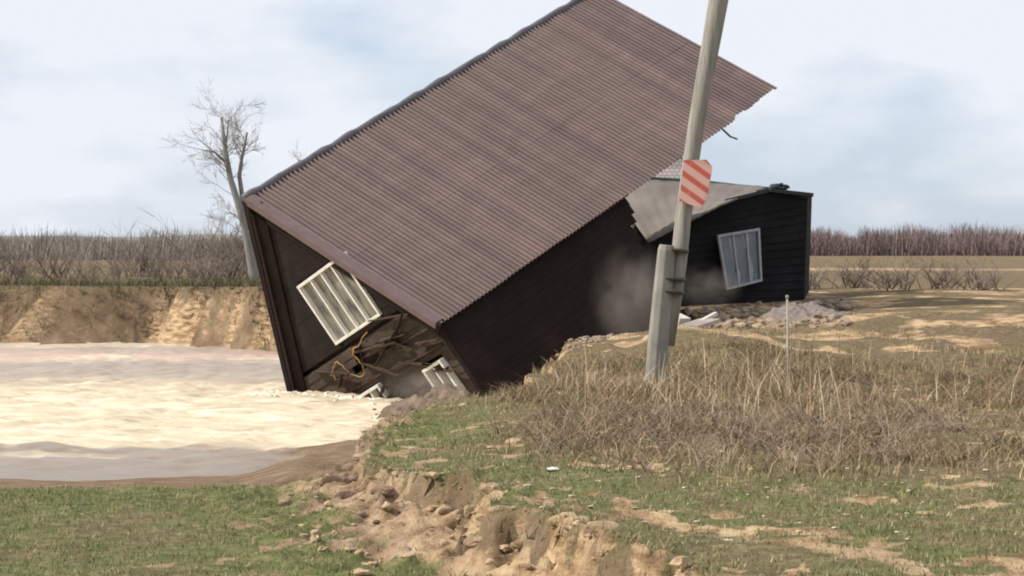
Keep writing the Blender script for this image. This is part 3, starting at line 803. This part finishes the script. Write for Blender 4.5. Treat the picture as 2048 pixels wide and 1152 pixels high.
# ------------------------------------------------------------------ thin stake, planks, rubble
def gz(x, y): return float(ground(np.array([x]), np.array([y]))[0])
def on_ground(px, d, dz=0.0):
    x = (px - CX) / F * d; return Vector((x, d, gz(x, d) + dz))
b_ = on_ground(1578, 28.5)
m = MB(); m.tube([(0, 0, -.1), (-.01, 0, .5), (-.022, 0, 1.18)], [.016, .015, .013], 8)
m.tube([(-.022, 0, 1.16), (-.022, 0, 1.2)], [.02, .018], 8)
o = m.build('stake', simple('grey_stake', (.27, .24, .20), (.38, .34, .29), 12, .8), None, True, b_)
tag(o, 'thin upright pale stake in the tall dry weeds', 'stake')
def boardthing(p, q, w_, h_, label, mm, nm='plank', cat='plank', grp=None):
    m = MB(); m.beam(Vector((0, 0, 0)), q - p, w_, h_, (0, 0, 1), .012)
    o = bevel(m.build(nm, mm, None, False, p), .006); return tag(o, label, cat, grp)
M_pale = simple('bleached_plank', (.50, .44, .38), (.64, .57, .50), 6, .8, (1, 1, 1))
M_greyb = simple('grey_board', (.30, .25, .22), (.38, .32, .29), 6, .8)
dd = 44.0
def lay(px, py, d): return P3(px, py, d)
boardthing(lay(1395, 646, 42.5), lay(1432, 627, 42.8), .09, .05, 'short bleached plank sticking up right of the pole', M_pale)
boardthing(lay(1335, 668, 41.6), lay(1420, 640, 42.6), .5, .05, 'broad grey board lying flat beside the pole before the annex', M_greyb)
boardthing(lay(1345, 636, 43.2), lay(1368, 648, 43), .30, .22, 'pale broken block just right of the pole', M_pale, 'block', 'block')
boardthing(lay(1330, 682, 40.5), lay(1500, 655, 41.5), .10, .05, 'long thin board at the lip of the bank below the annex', simple('dull_board', (.20, .15, .10), (.27, .21, .15), 6))
# ------------------------------------------------------------------ loose soil and rubble (uncountable)
M_clod = simple('clod_soil', (.30, .205, .125), (.50, .37, .235), 7, .95, bmp=.6, dist=.03)
def earth(t, b):
    v = coord(t); n = noise(t, v, 4, 8, .65); x_ = nd(t, 'ShaderNodeSeparateXYZ'); t.links.new(v, x_.inputs[0])
    lf = nd(t, 'ShaderNodeMapRange'); lf.inputs[1].default_value = .2; lf.inputs[2].default_value = -1.1; t.links.new(x_.outputs[0], lf.inputs[0])
    a = ramp(t, n, [(.34, (.22, .14, .08)), (.5, (.42, .30, .18)), (.66, (.60, .47, .30))]); c = ramp(t, n, [(.34, (.12, .08, .055)), (.5, (.26, .175, .125)), (.66, (.44, .32, .25))])
    t.links.new(mix(t, lf.outputs[0], a, c), b.inputs['Base Color']); b.inputs['Roughness'].default_value = .95; b.inputs['Specular IOR Level'].default_value = .1
    bump(t, b, mix(t, .5, noise(t, v, 14, 8, .75), noise(t, v, 50, 4, .7)), .9, .04)
M_earth = mat('broken_earth_soil', earth)
def chunks(name, pts, sizes, m_, seed):
    rg = np.random.default_rng(seed); bm = bmesh.new(); bmesh.ops.create_icosphere(bm, subdivisions=4, radius=1)
    B = np.array([v.co[:] for v in bm.verts]); Fc = np.array([[v.index for v in f.verts] for f in bm.faces]); bm.free(); Vs = []; Fs = []
    for k, (p, s_) in enumerate(zip(pts, sizes)):
        ph = rg.uniform(0, 80); q_ = B * 1.7 + ph
        n1_ = fbm(q_[:, 0] + q_[:, 2] * .7, q_[:, 1] - q_[:, 2] * .9, 4, 7); n2_ = fbm(q_[:, 0] * 3.3 - q_[:, 2] * 2, q_[:, 1] * 3.3 + q_[:, 2] * 2.4, 3, 9)
        rad_ = 1 + 1.3 * (n1_ - .5) - .9 * np.abs(n2_ - .5) + .15; rad_ = np.minimum(rad_, .86 + .16 * np.abs(B[:, (k % 3)]))
        sc = rg.uniform(.7, 1.35, 3) * np.array([1.4, .85, .7]); v = B * rad_[:, None] * sc * s_
        Vs.append(v + np.array(p)[None]); Fs.append(Fc + k * len(B))
    return link(name, npmesh(name, np.concatenate(Vs), [np.concatenate(Fs)], smooth=True), m_)
EL_ = [Vector((*EDGE[k], 0)) for k in range(5, 16)]; pts = []; szs = []
for k in range(120):
    i_ = min(int(random.random() * 9.99), 9); t_ = random.random(); a_, b2 = EL_[i_], EL_[i_ + 1]; q_ = a_.lerp(b2, t_); dr_ = (b2 - a_).normalized(); nrm_ = Vector((dr_.y, -dr_.x, 0))
    if float(sdist(np.array([q_.x + nrm_.x * .1]), np.array([q_.y + nrm_.y * .1]))[0]) > 0: nrm_ = -nrm_
    of_ = random.uniform(-.12, .75) if i_ < 7 else random.uniform(-.05, .35); q_ = q_ + nrm_ * of_
    z_ = float(ground(np.array([q_.x]), np.array([q_.y]))[0]); r_ = (.02 + .075 * random.random() ** 2) * (1.0 - .45 * max(of_, 0))
    pts.append((q_.x, q_.y, z_ - r_ * .25)); szs.append(r_)
tag(chunks('broken_earth', pts, szs, M_earth, 23), 'crumbling lumps of brown earth breaking off the near bank edge', 'earth', kind='stuff')
pts = []; szs = []
tries = rng.uniform((-2.2, 12.2), (2.4, 22.5), (26000, 2)); s_ = sdist(tries[:, 0], tries[:, 1])
zt = ground(tries[:, 0], tries[:, 1])
k = 0
for (x_, y_), s1, z1 in zip(tries, s_, zt):
    if -1.35 < s1 < .10 and x_ > -1.9 and random.random() < .045 * (1.4 - abs(s1 + .35)):
        r_ = .010 + .05 * random.random() ** 5
        pts.append((x_, y_, z1 + r_ * .2)); szs.append(r_)
tag(rocks('loose_soil', pts, szs, M_clod, .6, 11), 'crumbled sandy clods below the broken bank edge', 'soil', kind='stuff')
pts = []; szs = []
for k in range(420):
    px_ = random.uniform(1330, 1700); d = random.uniform(43, 53.5); p = on_ground(px_, d); r_ = random.uniform(.02, .11) * (1.4 if random.random() < .15 else 1)
    pts.append((p.x, p.y, p.z + r_ * .3)); szs.append(r_)
for k in range(170):                                     # spill at the foot of the long wall
    t_ = random.random(); px_ = 985 + 230 * t_ + random.uniform(-20, 20); d = 36 + 5 * t_ + random.uniform(-1.0, 1.0); p = on_ground(px_, d)
    r_ = random.uniform(.02, .08); pts.append((p.x, p.y, p.z + r_ * .2)); szs.append(r_)
tag(rocks('rubble', pts, szs, simple('rubble_mix', (.17, .12, .085), (.36, .28, .21), 3, .95, bmp=.5, dist=.03), .6, 12), 'brown rubble strewn along the bank before the walls', 'rubble', kind='stuff')
# dark earth heaved up against the lower gable
def heap(name, c, rx, ry, h, m_, label, cat='heap', seed=1, kind=None, group=None):
    n_ = 90; u = np.linspace(-1, 1, n_); U, Vv = np.meshgrid(u, u); rr = np.sqrt(U ** 2 + Vv ** 2)
    top = h * np.clip(1 - rr ** 2, -.2, 1) * (.35 + 1.3 * fbm(U * 3.1 + 7, Vv * 3.1, 4, seed)) + .45 * h * (fbm(U * 8, Vv * 8, 4, seed + 3) - .5)
    P_ = np.stack([U * rx, Vv * ry, top], -1).reshape(-1, 3)
    i_ = np.arange(n_ * n_).reshape(n_, n_); q_ = np.stack([i_[:-1, :-1], i_[:-1, 1:], i_[1:, 1:], i_[1:, :-1]], -1).reshape(-1, 4)
    keep = (rr.reshape(-1)[q_].max(1) < 1.08); o = link(name, npmesh(name, P_, q_[keep], smooth=True), m_); o.location = c
    return tag(o, label, cat, group, kind)
M_dark = simple('wet_dark_earth', (.10, .068, .045), (.21, .155, .11), 3, .9, bmp=.7, dist=.06)
heap('mud_heap', (-1.25, 40.6, WATER - .12), 1.3, 2.2, .50, M_dark, 'dark wet mud heap between the gable foot and the grassy bank', seed=5)
pts = [(-1.25 + random.gauss(.15, .45), 40.5 + random.gauss(0, .9), WATER + .08 + random.uniform(-.08, .14)) for _ in range(150)]
tag(chunks('wet_clods', pts, [.02 + .07 * random.random() ** 2 for _ in pts], M_dark, 29), 'wet brown clods heaped at the foot of the lower gable', 'earth', kind='stuff')
M_ash = simple('grey_brown_spoil', (.16, .13, .115), (.23, .19, .165), 3, .95, bmp=.6, dist=.05)
p = on_ground(1610, 47); heap('soil_heap', (p.x, p.y, p.z - .05), 1.0, 1.3, .26, M_ash, 'low grey soil heap below the right corner of the annex', seed=8)
p = on_ground(1400, 48); heap('soil_heap', (p.x, p.y, p.z - .05), .9, 1.3, .40, simple('reddish_spoil', (.24, .17, .14), (.33, .25, .21), 3, .95, bmp=.6, dist=.05), 'reddish soil heap between the pole and the annex wall', seed=9)

# ------------------------------------------------------------------ vegetation
def blades(name, x, y, h, wd, lean, cols, label, cat, segs=1, zoff=-.01):
    """one mesh of many bent blades; cols (n,3) goes to a colour attribute"""
    n = len(x); z = ground(x, y) + zoff; a = rng.uniform(0, 2 * PI, n); dx, dy = np.cos(a), np.sin(a)
    b = rng.uniform(0, 2 * PI, n); lx, ly = np.cos(b) * lean, np.sin(b) * lean
    lev = np.linspace(0, 1, segs + 1); Vs = []
    for k, t_ in enumerate(lev):
        cx_ = x + lx * h * t_ ** 1.7; cy_ = y + ly * h * t_ ** 1.7; cz_ = z + h * t_ * (1 - .25 * lean * t_)
        ww = wd * (1 - .85 * t_) * .5
        Vs.append(np.stack([cx_ - dx * ww, cy_ - dy * ww, cz_], -1)); Vs.append(np.stack([cx_ + dx * ww, cy_ + dy * ww, cz_], -1))
    A = np.stack(Vs, 1); m_ = A.shape[1]; base_ = np.arange(n)[:, None] * m_
    fs = [base_ + np.array([[2 * k, 2 * k + 1, 2 * k + 3, 2 * k + 2]]) for k in range(segs)]
    me = npmesh(name, A.reshape(-1, 3), [np.concatenate(fs)], col=np.repeat(cols, m_, 0))
    return tag(link(name, me, M_blade), label, cat, kind='stuff')
def blade_mat(t, b):
    a = nd(t, 'ShaderNodeAttribute', attribute_name='mask'); t.links.new(a.outputs['Color'], b.inputs['Base Color'])
    b.inputs['Roughness'].default_value = .8; b.inputs['Specular IOR Level'].default_value = .15
M_blade = mat('grass_blade', blade_mat)
def pal(n, cs, j=.25):
    c = np.array(cs)[rng.integers(0, len(cs), n)]; return c * rng.uniform(1 - j, 1 + j, (n, 1))
def scatter(n, x0, x1, y0, y1):
    # uniform over the trapezoid that widens with distance (x measured as a share of the half width at that depth)
    y_ = rng.uniform(y0, y1, n); return rng.uniform(x0, x1, n), y_
def field(n, xl, xr, y0, y1, p=1.0):
    y_ = y0 + (y1 - y0) * rng.random(n) ** p; return xl + (xr - xl) * rng.random(n), y_
# short turf
x_, y_ = field(210000, -5.2, 6.4, 11.5, 31, 1.25)
Z_, SD_, S2_, ST_, GU_ = ground(x_, y_, True); mk = masks(x_, y_, SD_, S2_, ST_, GU_)
f_ = fbm(x_ * 2.2, y_ * 1.6, 3, 81)
keep = (rng.random(len(x_)) < np.where((SD_ > .25) | (SD_ < -1.3), 1 - .78 * mk[:, 0], (1 - mk[:, 0]) ** 2) * (1 - mk[:, 1] * .6) * (1 - mk[:, 2]) * (.35 + 1.0 * f_)) & (np.abs(x_) < y_ * .235 + .4)
x_, y_, f_ = x_[keep], y_[keep], f_[keep]; n_ = len(x_)
c1 = pal(n_, [(.12, .16, .045), (.16, .19, .065), (.095, .13, .038), (.22, .21, .09)])
c2 = pal(n_, [(.32, .27, .14), (.24, .20, .10), (.40, .34, .20), (.17, .135, .07)]); wv = (rng.random(n_) < np.clip((f_ < .5) * .30 + .12 + .16 * (x_ > .2) + .45 * mk[keep][:, 1], 0, 1))[:, None]
blades('turf', x_, y_, rng.uniform(.015, .055, n_), .010, rng.uniform(.2, .9, n_), np.where(wv, c2, c1), 'short green turf on the bank', 'grass', 1)
# turf lip: longer ragged grass and dead roots over the broken edge
x_, y_ = field(90000, -2.2, 2.4, 12, 29); Z_, SD_, S2_, ST_, GU_ = ground(x_, y_, True)
kk = (S2_ > -.10) & (S2_ < .16) & (rng.random(len(x_)) < .16 + .5 * (fbm(x_ * 4, y_ * 4, 2, 97) > .5)); x_, y_ = x_[kk], y_[kk]; n_ = len(x_)
blades('edge_grass', x_, y_, rng.uniform(.03, .12, n_), .008, rng.uniform(.5, 1.7, n_), pal(n_, [(.16, .17, .06), (.30, .24, .13), (.38, .31, .19), (.13, .10, .06)]), 'ragged grass and roots along the broken turf edge', 'grass', 2)
# dry standing grass
x_, y_ = field(150000, -.8, 9.6, 16.0, 47, 1.15)
Z_, SD_, S2_, ST_, GU_ = ground(x_, y_, True); mk = masks(x_, y_, SD_, S2_, ST_, GU_); f_ = fbm(x_ * .9, y_ * .55, 4, 83)
keep = (rng.random(len(x_)) < mk[:, 1] * ss(.42, .64, f_) * .30 * ss(17.5, 22, y_ + 5 * (f_ - .5)) + mk[:, 1] * .05) & (S2_ > .12) & (x_ < y_ * .235 + .4)
x_, y_, f_ = x_[keep], y_[keep], f_[keep]; n_ = len(x_)
hh = (.035 + .10 * ss(.42, .75, f_)) * rng.uniform(.5, 1.4, n_) * (1 - .5 * ss(34, 44, y_))
blades('dry_grass', x_, y_, hh, .011, rng.uniform(.1, .8, n_), pal(n_, [(.40, .31, .18), (.32, .235, .13), (.46, .37, .23), (.22, .165, .09), (.20, .20, .085)]), 'knee high dry yellow grass on the bank around the pole', 'dry grass', 2)
# tall straw stems in patches
seeds = [(1300, 30.0, .9, 1.6, 420), (1240, 27.5, .8, 1.4, 420), (1200, 29.5, .7, 1.5, 320), (1360, 27, .7, 1.5, 420), (1530, 30, .55, 2.0, 420), (1550, 27.5, .4, 1.5, 340), (1430, 25.5, .9, 1.2, 340),
         (1590, 33, .6, 2.5, 300), (1650, 27, .8, 2.0, 350), (1750, 26, 1.0, 2.5, 420), (1900, 28, 1.2, 3, 420), (1470, 24, .9, 1.1, 260), (1620, 23.2, .8, 1.0, 260), (1130, 28.8, .5, 1.0, 160), (1800, 34, 1.5, 3, 300)]
X = []; Y = []
for px_, d, sx, sy, n in seeds:
    n = int(n * .30)
    X.append((px_ - CX) / F * d + rng.normal(0, sx * .5, n)); Y.append(d + rng.normal(0, sy * .5, n))
X = np.concatenate(X); Y = np.concatenate(Y); n_ = len(X); sdd = sdist(X, Y); X, Y = X[sdd > .2], Y[sdd > .2]; n_ = len(X)
x2, y2 = field(70000, -.2, 9.0, 17.0, 34, 1.0); f2_ = fbm(x2 * 1.7, y2 * 1.0, 4, 87); s2_ = sdist(x2, y2)
k2 = (rng.random(len(x2)) < 1.3 * ss(18.2, 21.5, y2 + 6 * (f2_ - .5)) * ss(.40, .54, f2_) * ss(.0, 1.6, x2 + .25 * (y2 - 19))) & (s2_ > .2) & (x2 < y2 * .235 + .4); x2, y2 = x2[k2], y2[k2]; n2_ = len(x2)
blades('matted_weeds', x2, y2, rng.uniform(.05, .24, n2_), .011, rng.uniform(.5, 1.5, n2_), pal(n2_, [(.20, .14, .085), (.28, .20, .12), (.15, .105, .065), (.36, .27, .17), (.13, .12, .06)]), 'brown matted weeds in clumps around the pole', 'dry weeds', 2)
blades('straw_stems', X, Y, rng.gamma(3.2, .08, n_).clip(.06, .75), .012, rng.uniform(.02, .95, n_) ** 1.3, pal(n_, [(.50, .39, .25), (.38, .28, .17), (.56, .46, .32), (.24, .165, .10), (.40, .26, .16)]), 'tall brittle straw coloured stems around the pole foot', 'dry weeds', 4)
# tangled grey brushwood
def tangle(name, spots, label, mcol, rmin=.003, rmax=.006, cat='brush'):
    m = MB()
    for (cx_, cy_, sx, sy, h, n) in [q_ for a_ in spots for q_ in split(a_)]:
        for k in range(int(n * .50)):
            x0 = cx_ + random.gauss(0, sx * .5); y0 = cy_ + random.gauss(0, sy * .5); z0 = gz1.get((round(x0, 1), round(y0, 1)))
            if z0 is None: z0 = gz(x0, y0); gz1[(round(x0, 1), round(y0, 1))] = z0
            a = random.uniform(0, 6.28); L_ = random.uniform(.2, .6) * (h / .3); p = Vector((x0, y0, z0 - .01)); el_ = random.uniform(.25, 1.4); pts_ = [p]
            for s_ in range(4):
                p = p + Vector((math.cos(a) * math.cos(el_), math.sin(a) * math.cos(el_), math.sin(el_))) * L_ / 4; a += random.gauss(0, .45); el_ -= random.uniform(.0, .55); pts_.append(p)
            r0 = random.uniform(rmin, rmax); m.tube(pts_, [r0, r0 * .85, r0 * .7, r0 * .5, r0 * .3], 3, False)
    return tag(m.build(name, mcol), label, cat, kind='stuff')
gz1 = {}
def split(a_):                                          # break each patch into tufts
    out = []
    for k in range(9): out.append((a_[0] + random.gauss(0, a_[2] * .55), a_[1] + random.gauss(0, a_[3] * .55), .16, .22, a_[4] * random.uniform(.5, 1.5), a_[5] // 9))
    return out
M_brush = simple('grey_brush', (.15, .11, .08), (.33, .255, .185), 9, .9, bmp=0)
def sp(px_, d, sx, sy, h, n): return ((px_ - CX) / F * d, d + .6, sx * 1.25, sy * 1.6, h * .8, n)
tangle('brushwood', [sp(1130, 21.5, .9, 1.2, .16, 150), sp(1230, 21.8, 1.0, 1.4, .24, 330), sp(1330, 21.2, 1.0, 1.6, .26, 380), sp(1440, 21.0, 1.0, 1.6, .24, 360),
                     sp(1540, 20.8, .9, 1.6, .30, 420), sp(1630, 20.9, .9, 1.8, .34, 460), sp(1760, 21.0, 1.1, 2.0, .34, 420), sp(1920, 21.5, 1.3, 2.2, .32, 380), sp(1200, 24, .9, 1.6, .2, 200), sp(1600, 24, 1.2, 2, .3, 300)],
       'low grey tangle of dead brambles on the bank', M_brush)
# pale litter on the turf
pts = []; szs = []
for k in range(150):
    d = random.uniform(14, 24); px_ = random.uniform(740, 1980); p = on_ground(px_, d)
    if float(sdist(np.array([p.x]), np.array([p.y]))[0]) < .15: continue
    r_ = random.uniform(.008, .028); pts.append((p.x, p.y, p.z + .006)); szs.append(r_)
tag(rocks('straw_litter', pts, szs, simple('pale_straw', (.42, .36, .23), (.55, .48, .33), 6, .9), .25, 14), 'pale flecks of dead straw scattered on the turf', 'litter', kind='stuff')
p = on_ground(1103, (CAMZ) * F / 445)
o = rocks('stone', [(0, 0, .02)], [.045], simple('white_stone', (.62, .58, .50), (.7, .66, .58), 6, .8), .5, 21); o.location = p
tag(o, 'small white stone lying alone on the green turf', 'stone')

# ------------------------------------------------------------------ bare trees and shrubs
M_bark = simple('grey_bark', (.17, .165, .15), (.26, .25, .23), 3, .95, (1, 1, .3), .5, .02)
M_twig = simple('fine_twigs', (.20, .185, .17), (.27, .25, .23), 3, .95, bmp=0)
M_shrub = simple('bare_shrub', (.17, .135, .11), (.24, .195, .165), 3, .95, bmp=0)
def grow(m, p, d, L_, r_, dep, spread=.55, n=6, up=.06):
    pts_ = [p]; rs = [r_]; seg = 4; dirs = []
    for s_ in range(seg):
        d = (d + Vector((random.gauss(0, .10), random.gauss(0, .10), random.gauss(0, .06) + up))).normalized()
        p = p + d * L_ / seg; pts_.append(p); rs.append(r_ * (1 - .62 * (s_ + 1) / seg)); dirs.append(d)
    m.tube(pts_, rs, n if r_ > .02 else 3, False)
    if dep <= 0: return
    for k in range(random.randint(3, 5)):
        i = random.randint(1, seg); dd_ = dirs[i - 1]
        sd_ = Vector((random.gauss(0, 1), random.gauss(0, 1), random.gauss(0, .5))); sd_ = (sd_ - dd_ * sd_.dot(dd_)).normalized()
        nd_ = (dd_ + sd_ * random.uniform(.35, 1) * spread).normalized()
        grow(m, pts_[i], nd_, L_ * random.uniform(.45, .75), max(rs[i] * .62, .0045), dep - 1, spread, n, up)
def tree(label, stems, d, org, name='bare_tree', twigL=1.0, dep=4):
    t = empty(name, org, label, 'tree', 'bare trees on the far bank')
    m = MB(); tw = MB()
    for (pts_, r0, r1, nb) in stems:
        W = [P3(a, b, d) - org for a, b in pts_]
        n_ = len(W); m.tube([w_ + Vector((0, .1 * math.sin(k), 0)) for k, w_ in enumerate(W)], [r0 + (r1 - r0) * k / (n_ - 1) for k in range(n_)], 9, True)
        for k in range(nb):
            i = random.uniform(.3, 1) * (n_ - 1); a = int(min(i, n_ - 2)); q = W[a].lerp(W[a + 1], i - a)
            dr = (W[a + 1] - W[a]).normalized(); an = random.uniform(0, 6.28)
            grow(tw, q, (dr * .8 + Vector((math.cos(an), math.sin(an), .1)) * .9).normalized(), twigL * random.uniform(.4, 1.2), .018, dep, 1.0, 4, .02)
    m.build('trunk', M_bark, t, True); tw.build('crown', M_twig, t)
    return t
dt = 80.0
org = P3(507, 565, dt)
tree('tall bare grey tree with a forked trunk left of the house', [
    ([(512, 585), (506, 545), (498, 500), (490, 455), (476, 405), (462, 360), (452, 310), (447, 275), (442, 235)], .20, .05, 13),
    ([(486, 440), (484, 395), (478, 352), (483, 318), (489, 295), (495, 265)], .10, .035, 10),
    ([(470, 385), (460, 350), (448, 322), (430, 305), (412, 300)], .075, .025, 6),
    ([(462, 360), (452, 318), (450, 290), (455, 265), (457, 240)], .07, .02, 6)], dt, org, dep=3)
org = P3(640, 560, 92)
tree('bare tree top peeping over the roof edge', [([(650, 575), (640, 480), (622, 400), (606, 345), (600, 320)], .16, .03, 6)], 92.0, org, dep=2)
def shrub_mesh(h, seed, n=16, dep=2):
    random.seed(seed); m = MB()
    for k in range(n):
        a = random.uniform(0, 6.28); grow(m, Vector((random.gauss(0, .25), random.gauss(0, .25), 0)), Vector((math.cos(a) * .45, math.sin(a) * .45, 1)).normalized(), h * random.uniform(.5, .8), .022, dep, .8, 4, .03)
    me = bpy.data.meshes.new('bare_shrub'); me.from_pydata(m.v, [], m.f); me.update(); me.materials.append(M_shrub); return me
SM = [shrub_mesh(1.5, 5, 22), shrub_mesh(1.5, 6, 26), shrub_mesh(1.5, 7, 20)]
shr = [(420, 79, .9), (462, 84, 1.5), (440, 95, 2.0), (500, 90, 1.3), (530, 84, .9), (380, 88, 1.1), (330, 82, .8), (285, 93, 1.5), (225, 86, .9), (170, 80, .7), (110, 90, 1.3), (50, 84, .9), (8, 92, 1.4)]
LB = ['low bare shrub at the cliff top left of the forked tree', 'bushy bare shrub just left of the forked tree trunk', 'tallest hazy shrub behind the forked tree', 'bare shrub right behind the forked trunk', 'small bare shrub beside the house corner',
      'bare shrub a little left of the forked tree', 'small shrub third left of the forked tree', 'wide bare shrub fourth left of the forked tree', 'small shrub fifth left of the forked tree', 'lowest shrub in the left part of the far bank', 'wide bare shrub third from the left end', 'small shrub near the left end of the far bank', 'leftmost tall bare shrub on the far bank']
for k, ((px_, d, s_), lb) in enumerate(zip(shr, LB)):
    o = bpy.data.objects.new('bare_shrub', SM[k % 3]); COL.objects.link(o); o.location = on_ground(px_, d, -.05)
    o.scale = (s_ * 1.1, s_, s_ * .75); o.rotation_euler = (0, 0, k * 1.3); tag(o, lb, 'shrub', 'bare shrubs on the far bank')
random.seed(99)
# matted dark turf hanging over the far cliff
x_ = rng.uniform(-17, -4, 16000); y_ = rng.uniform(63, 76, 16000); s_ = sdist(x_, y_); kk = (s_ > -.6) & (s_ < 2.6); x_, y_ = x_[kk], y_[kk]; n_ = len(x_)
blades('cliff_grass', x_, y_, rng.uniform(.12, .42, n_), .03, rng.uniform(.2, 1.1, n_), pal(n_, [(.12, .105, .06), (.16, .14, .085), (.09, .085, .05)]), 'dark matted grass along the far cliff top', 'grass', 2, .0)

# froth thrown up where the stream meets the drowned gable
M_foam = simple('river_foam', (.86, .80, .68), (.68, .58, .44), 5, .7, bmp=.8, dist=.03)
pts = []; szs = []
for k in range(420):
    u_ = random.random(); q_ = T + R @ Vector((-LW - .25 + 3.4 * u_, -.2 - abs(random.gauss(0, .35)), -3.7 - 1.0 * u_)); r_ = random.uniform(.02, .09)
    pts.append((q_.x - abs(random.gauss(0, .25)), q_.y - abs(random.gauss(0, .5)), WATER + r_ * .15)); szs.append(r_)
tag(rocks('froth', pts, szs, M_foam, .45, 17), 'pale froth piled along the drowned foot of the gable', 'foam', kind='stuff')

# ------------------------------------------------------------------ far land
def hill(name, x0, x1, y0, hts, m_, dep, label):
    n_ = 160; u = np.linspace(0, 1, n_); xx = x0 + (x1 - x0) * u
    hgt = hts * (.55 + .7 * fbm(u * 6, u * 0, 4, 91)) * np.sin(PI * u) ** .4
    rows_ = []
    for k, (f, g_) in enumerate(((-1, -.3), (-.6, .35), (-.2, .85), (0, 1), (.5, .8), (1, -.3))):
        rows_.append(np.stack([xx, y0 + f * dep + 0 * xx, .3 + hgt * g_ * (1 + .08 * (vnoise(u * 40, u * 0 + k, 3) - .5))], -1))
    i_ = np.arange(n_ * 6).reshape(6, n_); q_ = np.stack([i_[:-1, :-1], i_[:-1, 1:], i_[1:, 1:], i_[1:, :-1]], -1).reshape(-1, 4)
    return tag(link(name, npmesh(name, np.concatenate(rows_), q_, smooth=True), m_), label, None, kind='structure')
M_hr = simple('far_grey_slope', (.20, .18, .15), (.27, .245, .21), .02, 1, bmp=0, spec=0)
M_hl = simple('far_olive_slope', (.22, .215, .19), (.28, .27, .235), .015, 1, bmp=0, spec=0)
hill('hill', 60, 380, 520, 9.0, M_hr, 90, 'low grey hill behind the annex')
hill('hill', -520, 90, 900, 9.0, M_hl, 160, 'faint olive hill beyond the river')
# winter woods far off: countless fine upright twigs
def wood(name, x0, x1, y0, y1, n, h, wd, cols, label):
    x_ = rng.uniform(x0, x1, n); y_ = rng.uniform(y0, y1, n); hh_ = h * (.35 + 1.1 * fbm(x_ * .22, y_ * .05, 4, 95)) * rng.uniform(.4, 1.1, n)
    blades(name, x_, y_, hh_, wd, rng.uniform(.02, .5, n), pal(n, cols, .2), label, 'wood', 2)
wood('far_wood', 45, 150, 425, 470, 22000, 5.6, .22, [(.19, .135, .13), (.23, .17, .155), (.16, .12, .115)], 'reddish bare wood on the skyline right of the annex')
wood('far_thicket', -120, -10, 240, 330, 26000, 3.2, .14, [(.24, .21, .185), (.28, .25, .22), (.20, .18, .155)], 'hazy thicket on the plain beyond the river')  # twig colours lightened to paint in the distance haze
# dark brush beyond the annex at the right
pts = []; szs = []
for k in range(5):
    px_ = 1625 + k * 85 + random.uniform(-10, 10)
    o = bpy.data.objects.new('brush_clump', SM[k % 3]); COL.objects.link(o); o.location = on_ground(px_, 60 + random.uniform(-2, 3), -.05); o.scale = (1.1, 1.1, .52); o.rotation_euler = (0, 0, k)
    tag(o, ['dark brush clump against the annex right corner', 'brush clump second right of the annex', 'brush clump third right of the annex', 'brush clump fourth right of the annex', 'rightmost brush clump past the annex'][k], 'shrub', 'brush clumps right of the annex')

# ------------------------------------------------------------------ dust thrown up by the fall
def dust_mat(dens, col):
    m = bpy.data.materials.new('dust'); m.use_nodes = True; t = m.node_tree; t.nodes.remove(t.nodes['Principled BSDF'])
    v = nd(t, 'ShaderNodeVolumePrincipled'); v.inputs['Color'].default_value = (*col, 1); v.inputs['Anisotropy'].default_value = .2
    c = coord(t); ln = nd(t, 'ShaderNodeVectorMath', operation='LENGTH'); t.links.new(c, ln.inputs[0])
    mr = nd(t, 'ShaderNodeMapRange', interpolation_type='SMOOTHSTEP'); mr.inputs[1].default_value = 1.0; mr.inputs[2].default_value = .15; mr.inputs[3].default_value = 0; mr.inputs[4].default_value = 1
    t.links.new(ln.outputs['Value'], mr.inputs[0])
    nf = ramp(t, noise(t, c, 2.0, 4, .6), [(.36, (0, 0, 0)), (.62, (1, 1, 1))])
    mu = nd(t, 'ShaderNodeMath', operation='MULTIPLY'); t.links.new(mr.outputs[0], mu.inputs[0]); t.links.new(nf, mu.inputs[1])
    m2 = nd(t, 'ShaderNodeMath', operation='MULTIPLY'); m2.inputs[1].default_value = dens; t.links.new(mu.outputs[0], m2.inputs[0])
    t.links.new(m2.outputs[0], v.inputs['Density']); t.links.new(v.outputs[0], t.nodes['Material Output'].inputs['Volume'])
    return m
def dust(c, s_, dens, label, rot=0):
    bm = bmesh.new(); bmesh.ops.create_icosphere(bm, subdivisions=3, radius=1); me = bpy.data.meshes.new('dust_cloud'); bm.to_mesh(me); bm.free()
    o = link('dust_cloud', me, dust_mat(dens, (.52, .44, .37))); o.location = c; o.scale = s_; o.rotation_euler = (0, rot, 0)
    tag(o, label, 'dust', kind='stuff')
dust(P3(1270, 600, 42.0), (.95, .9, 1.2), 1.1, 'grey dust rising between the long wall and the pole')
dust(P3(1410, 575, 46.5), (.9, .9, .55), .7, 'thin dust drifting before the annex')
dust(P3(835, 775, 40.6), (.75, .7, .45), 1.1, 'dust at the foot of the gable')
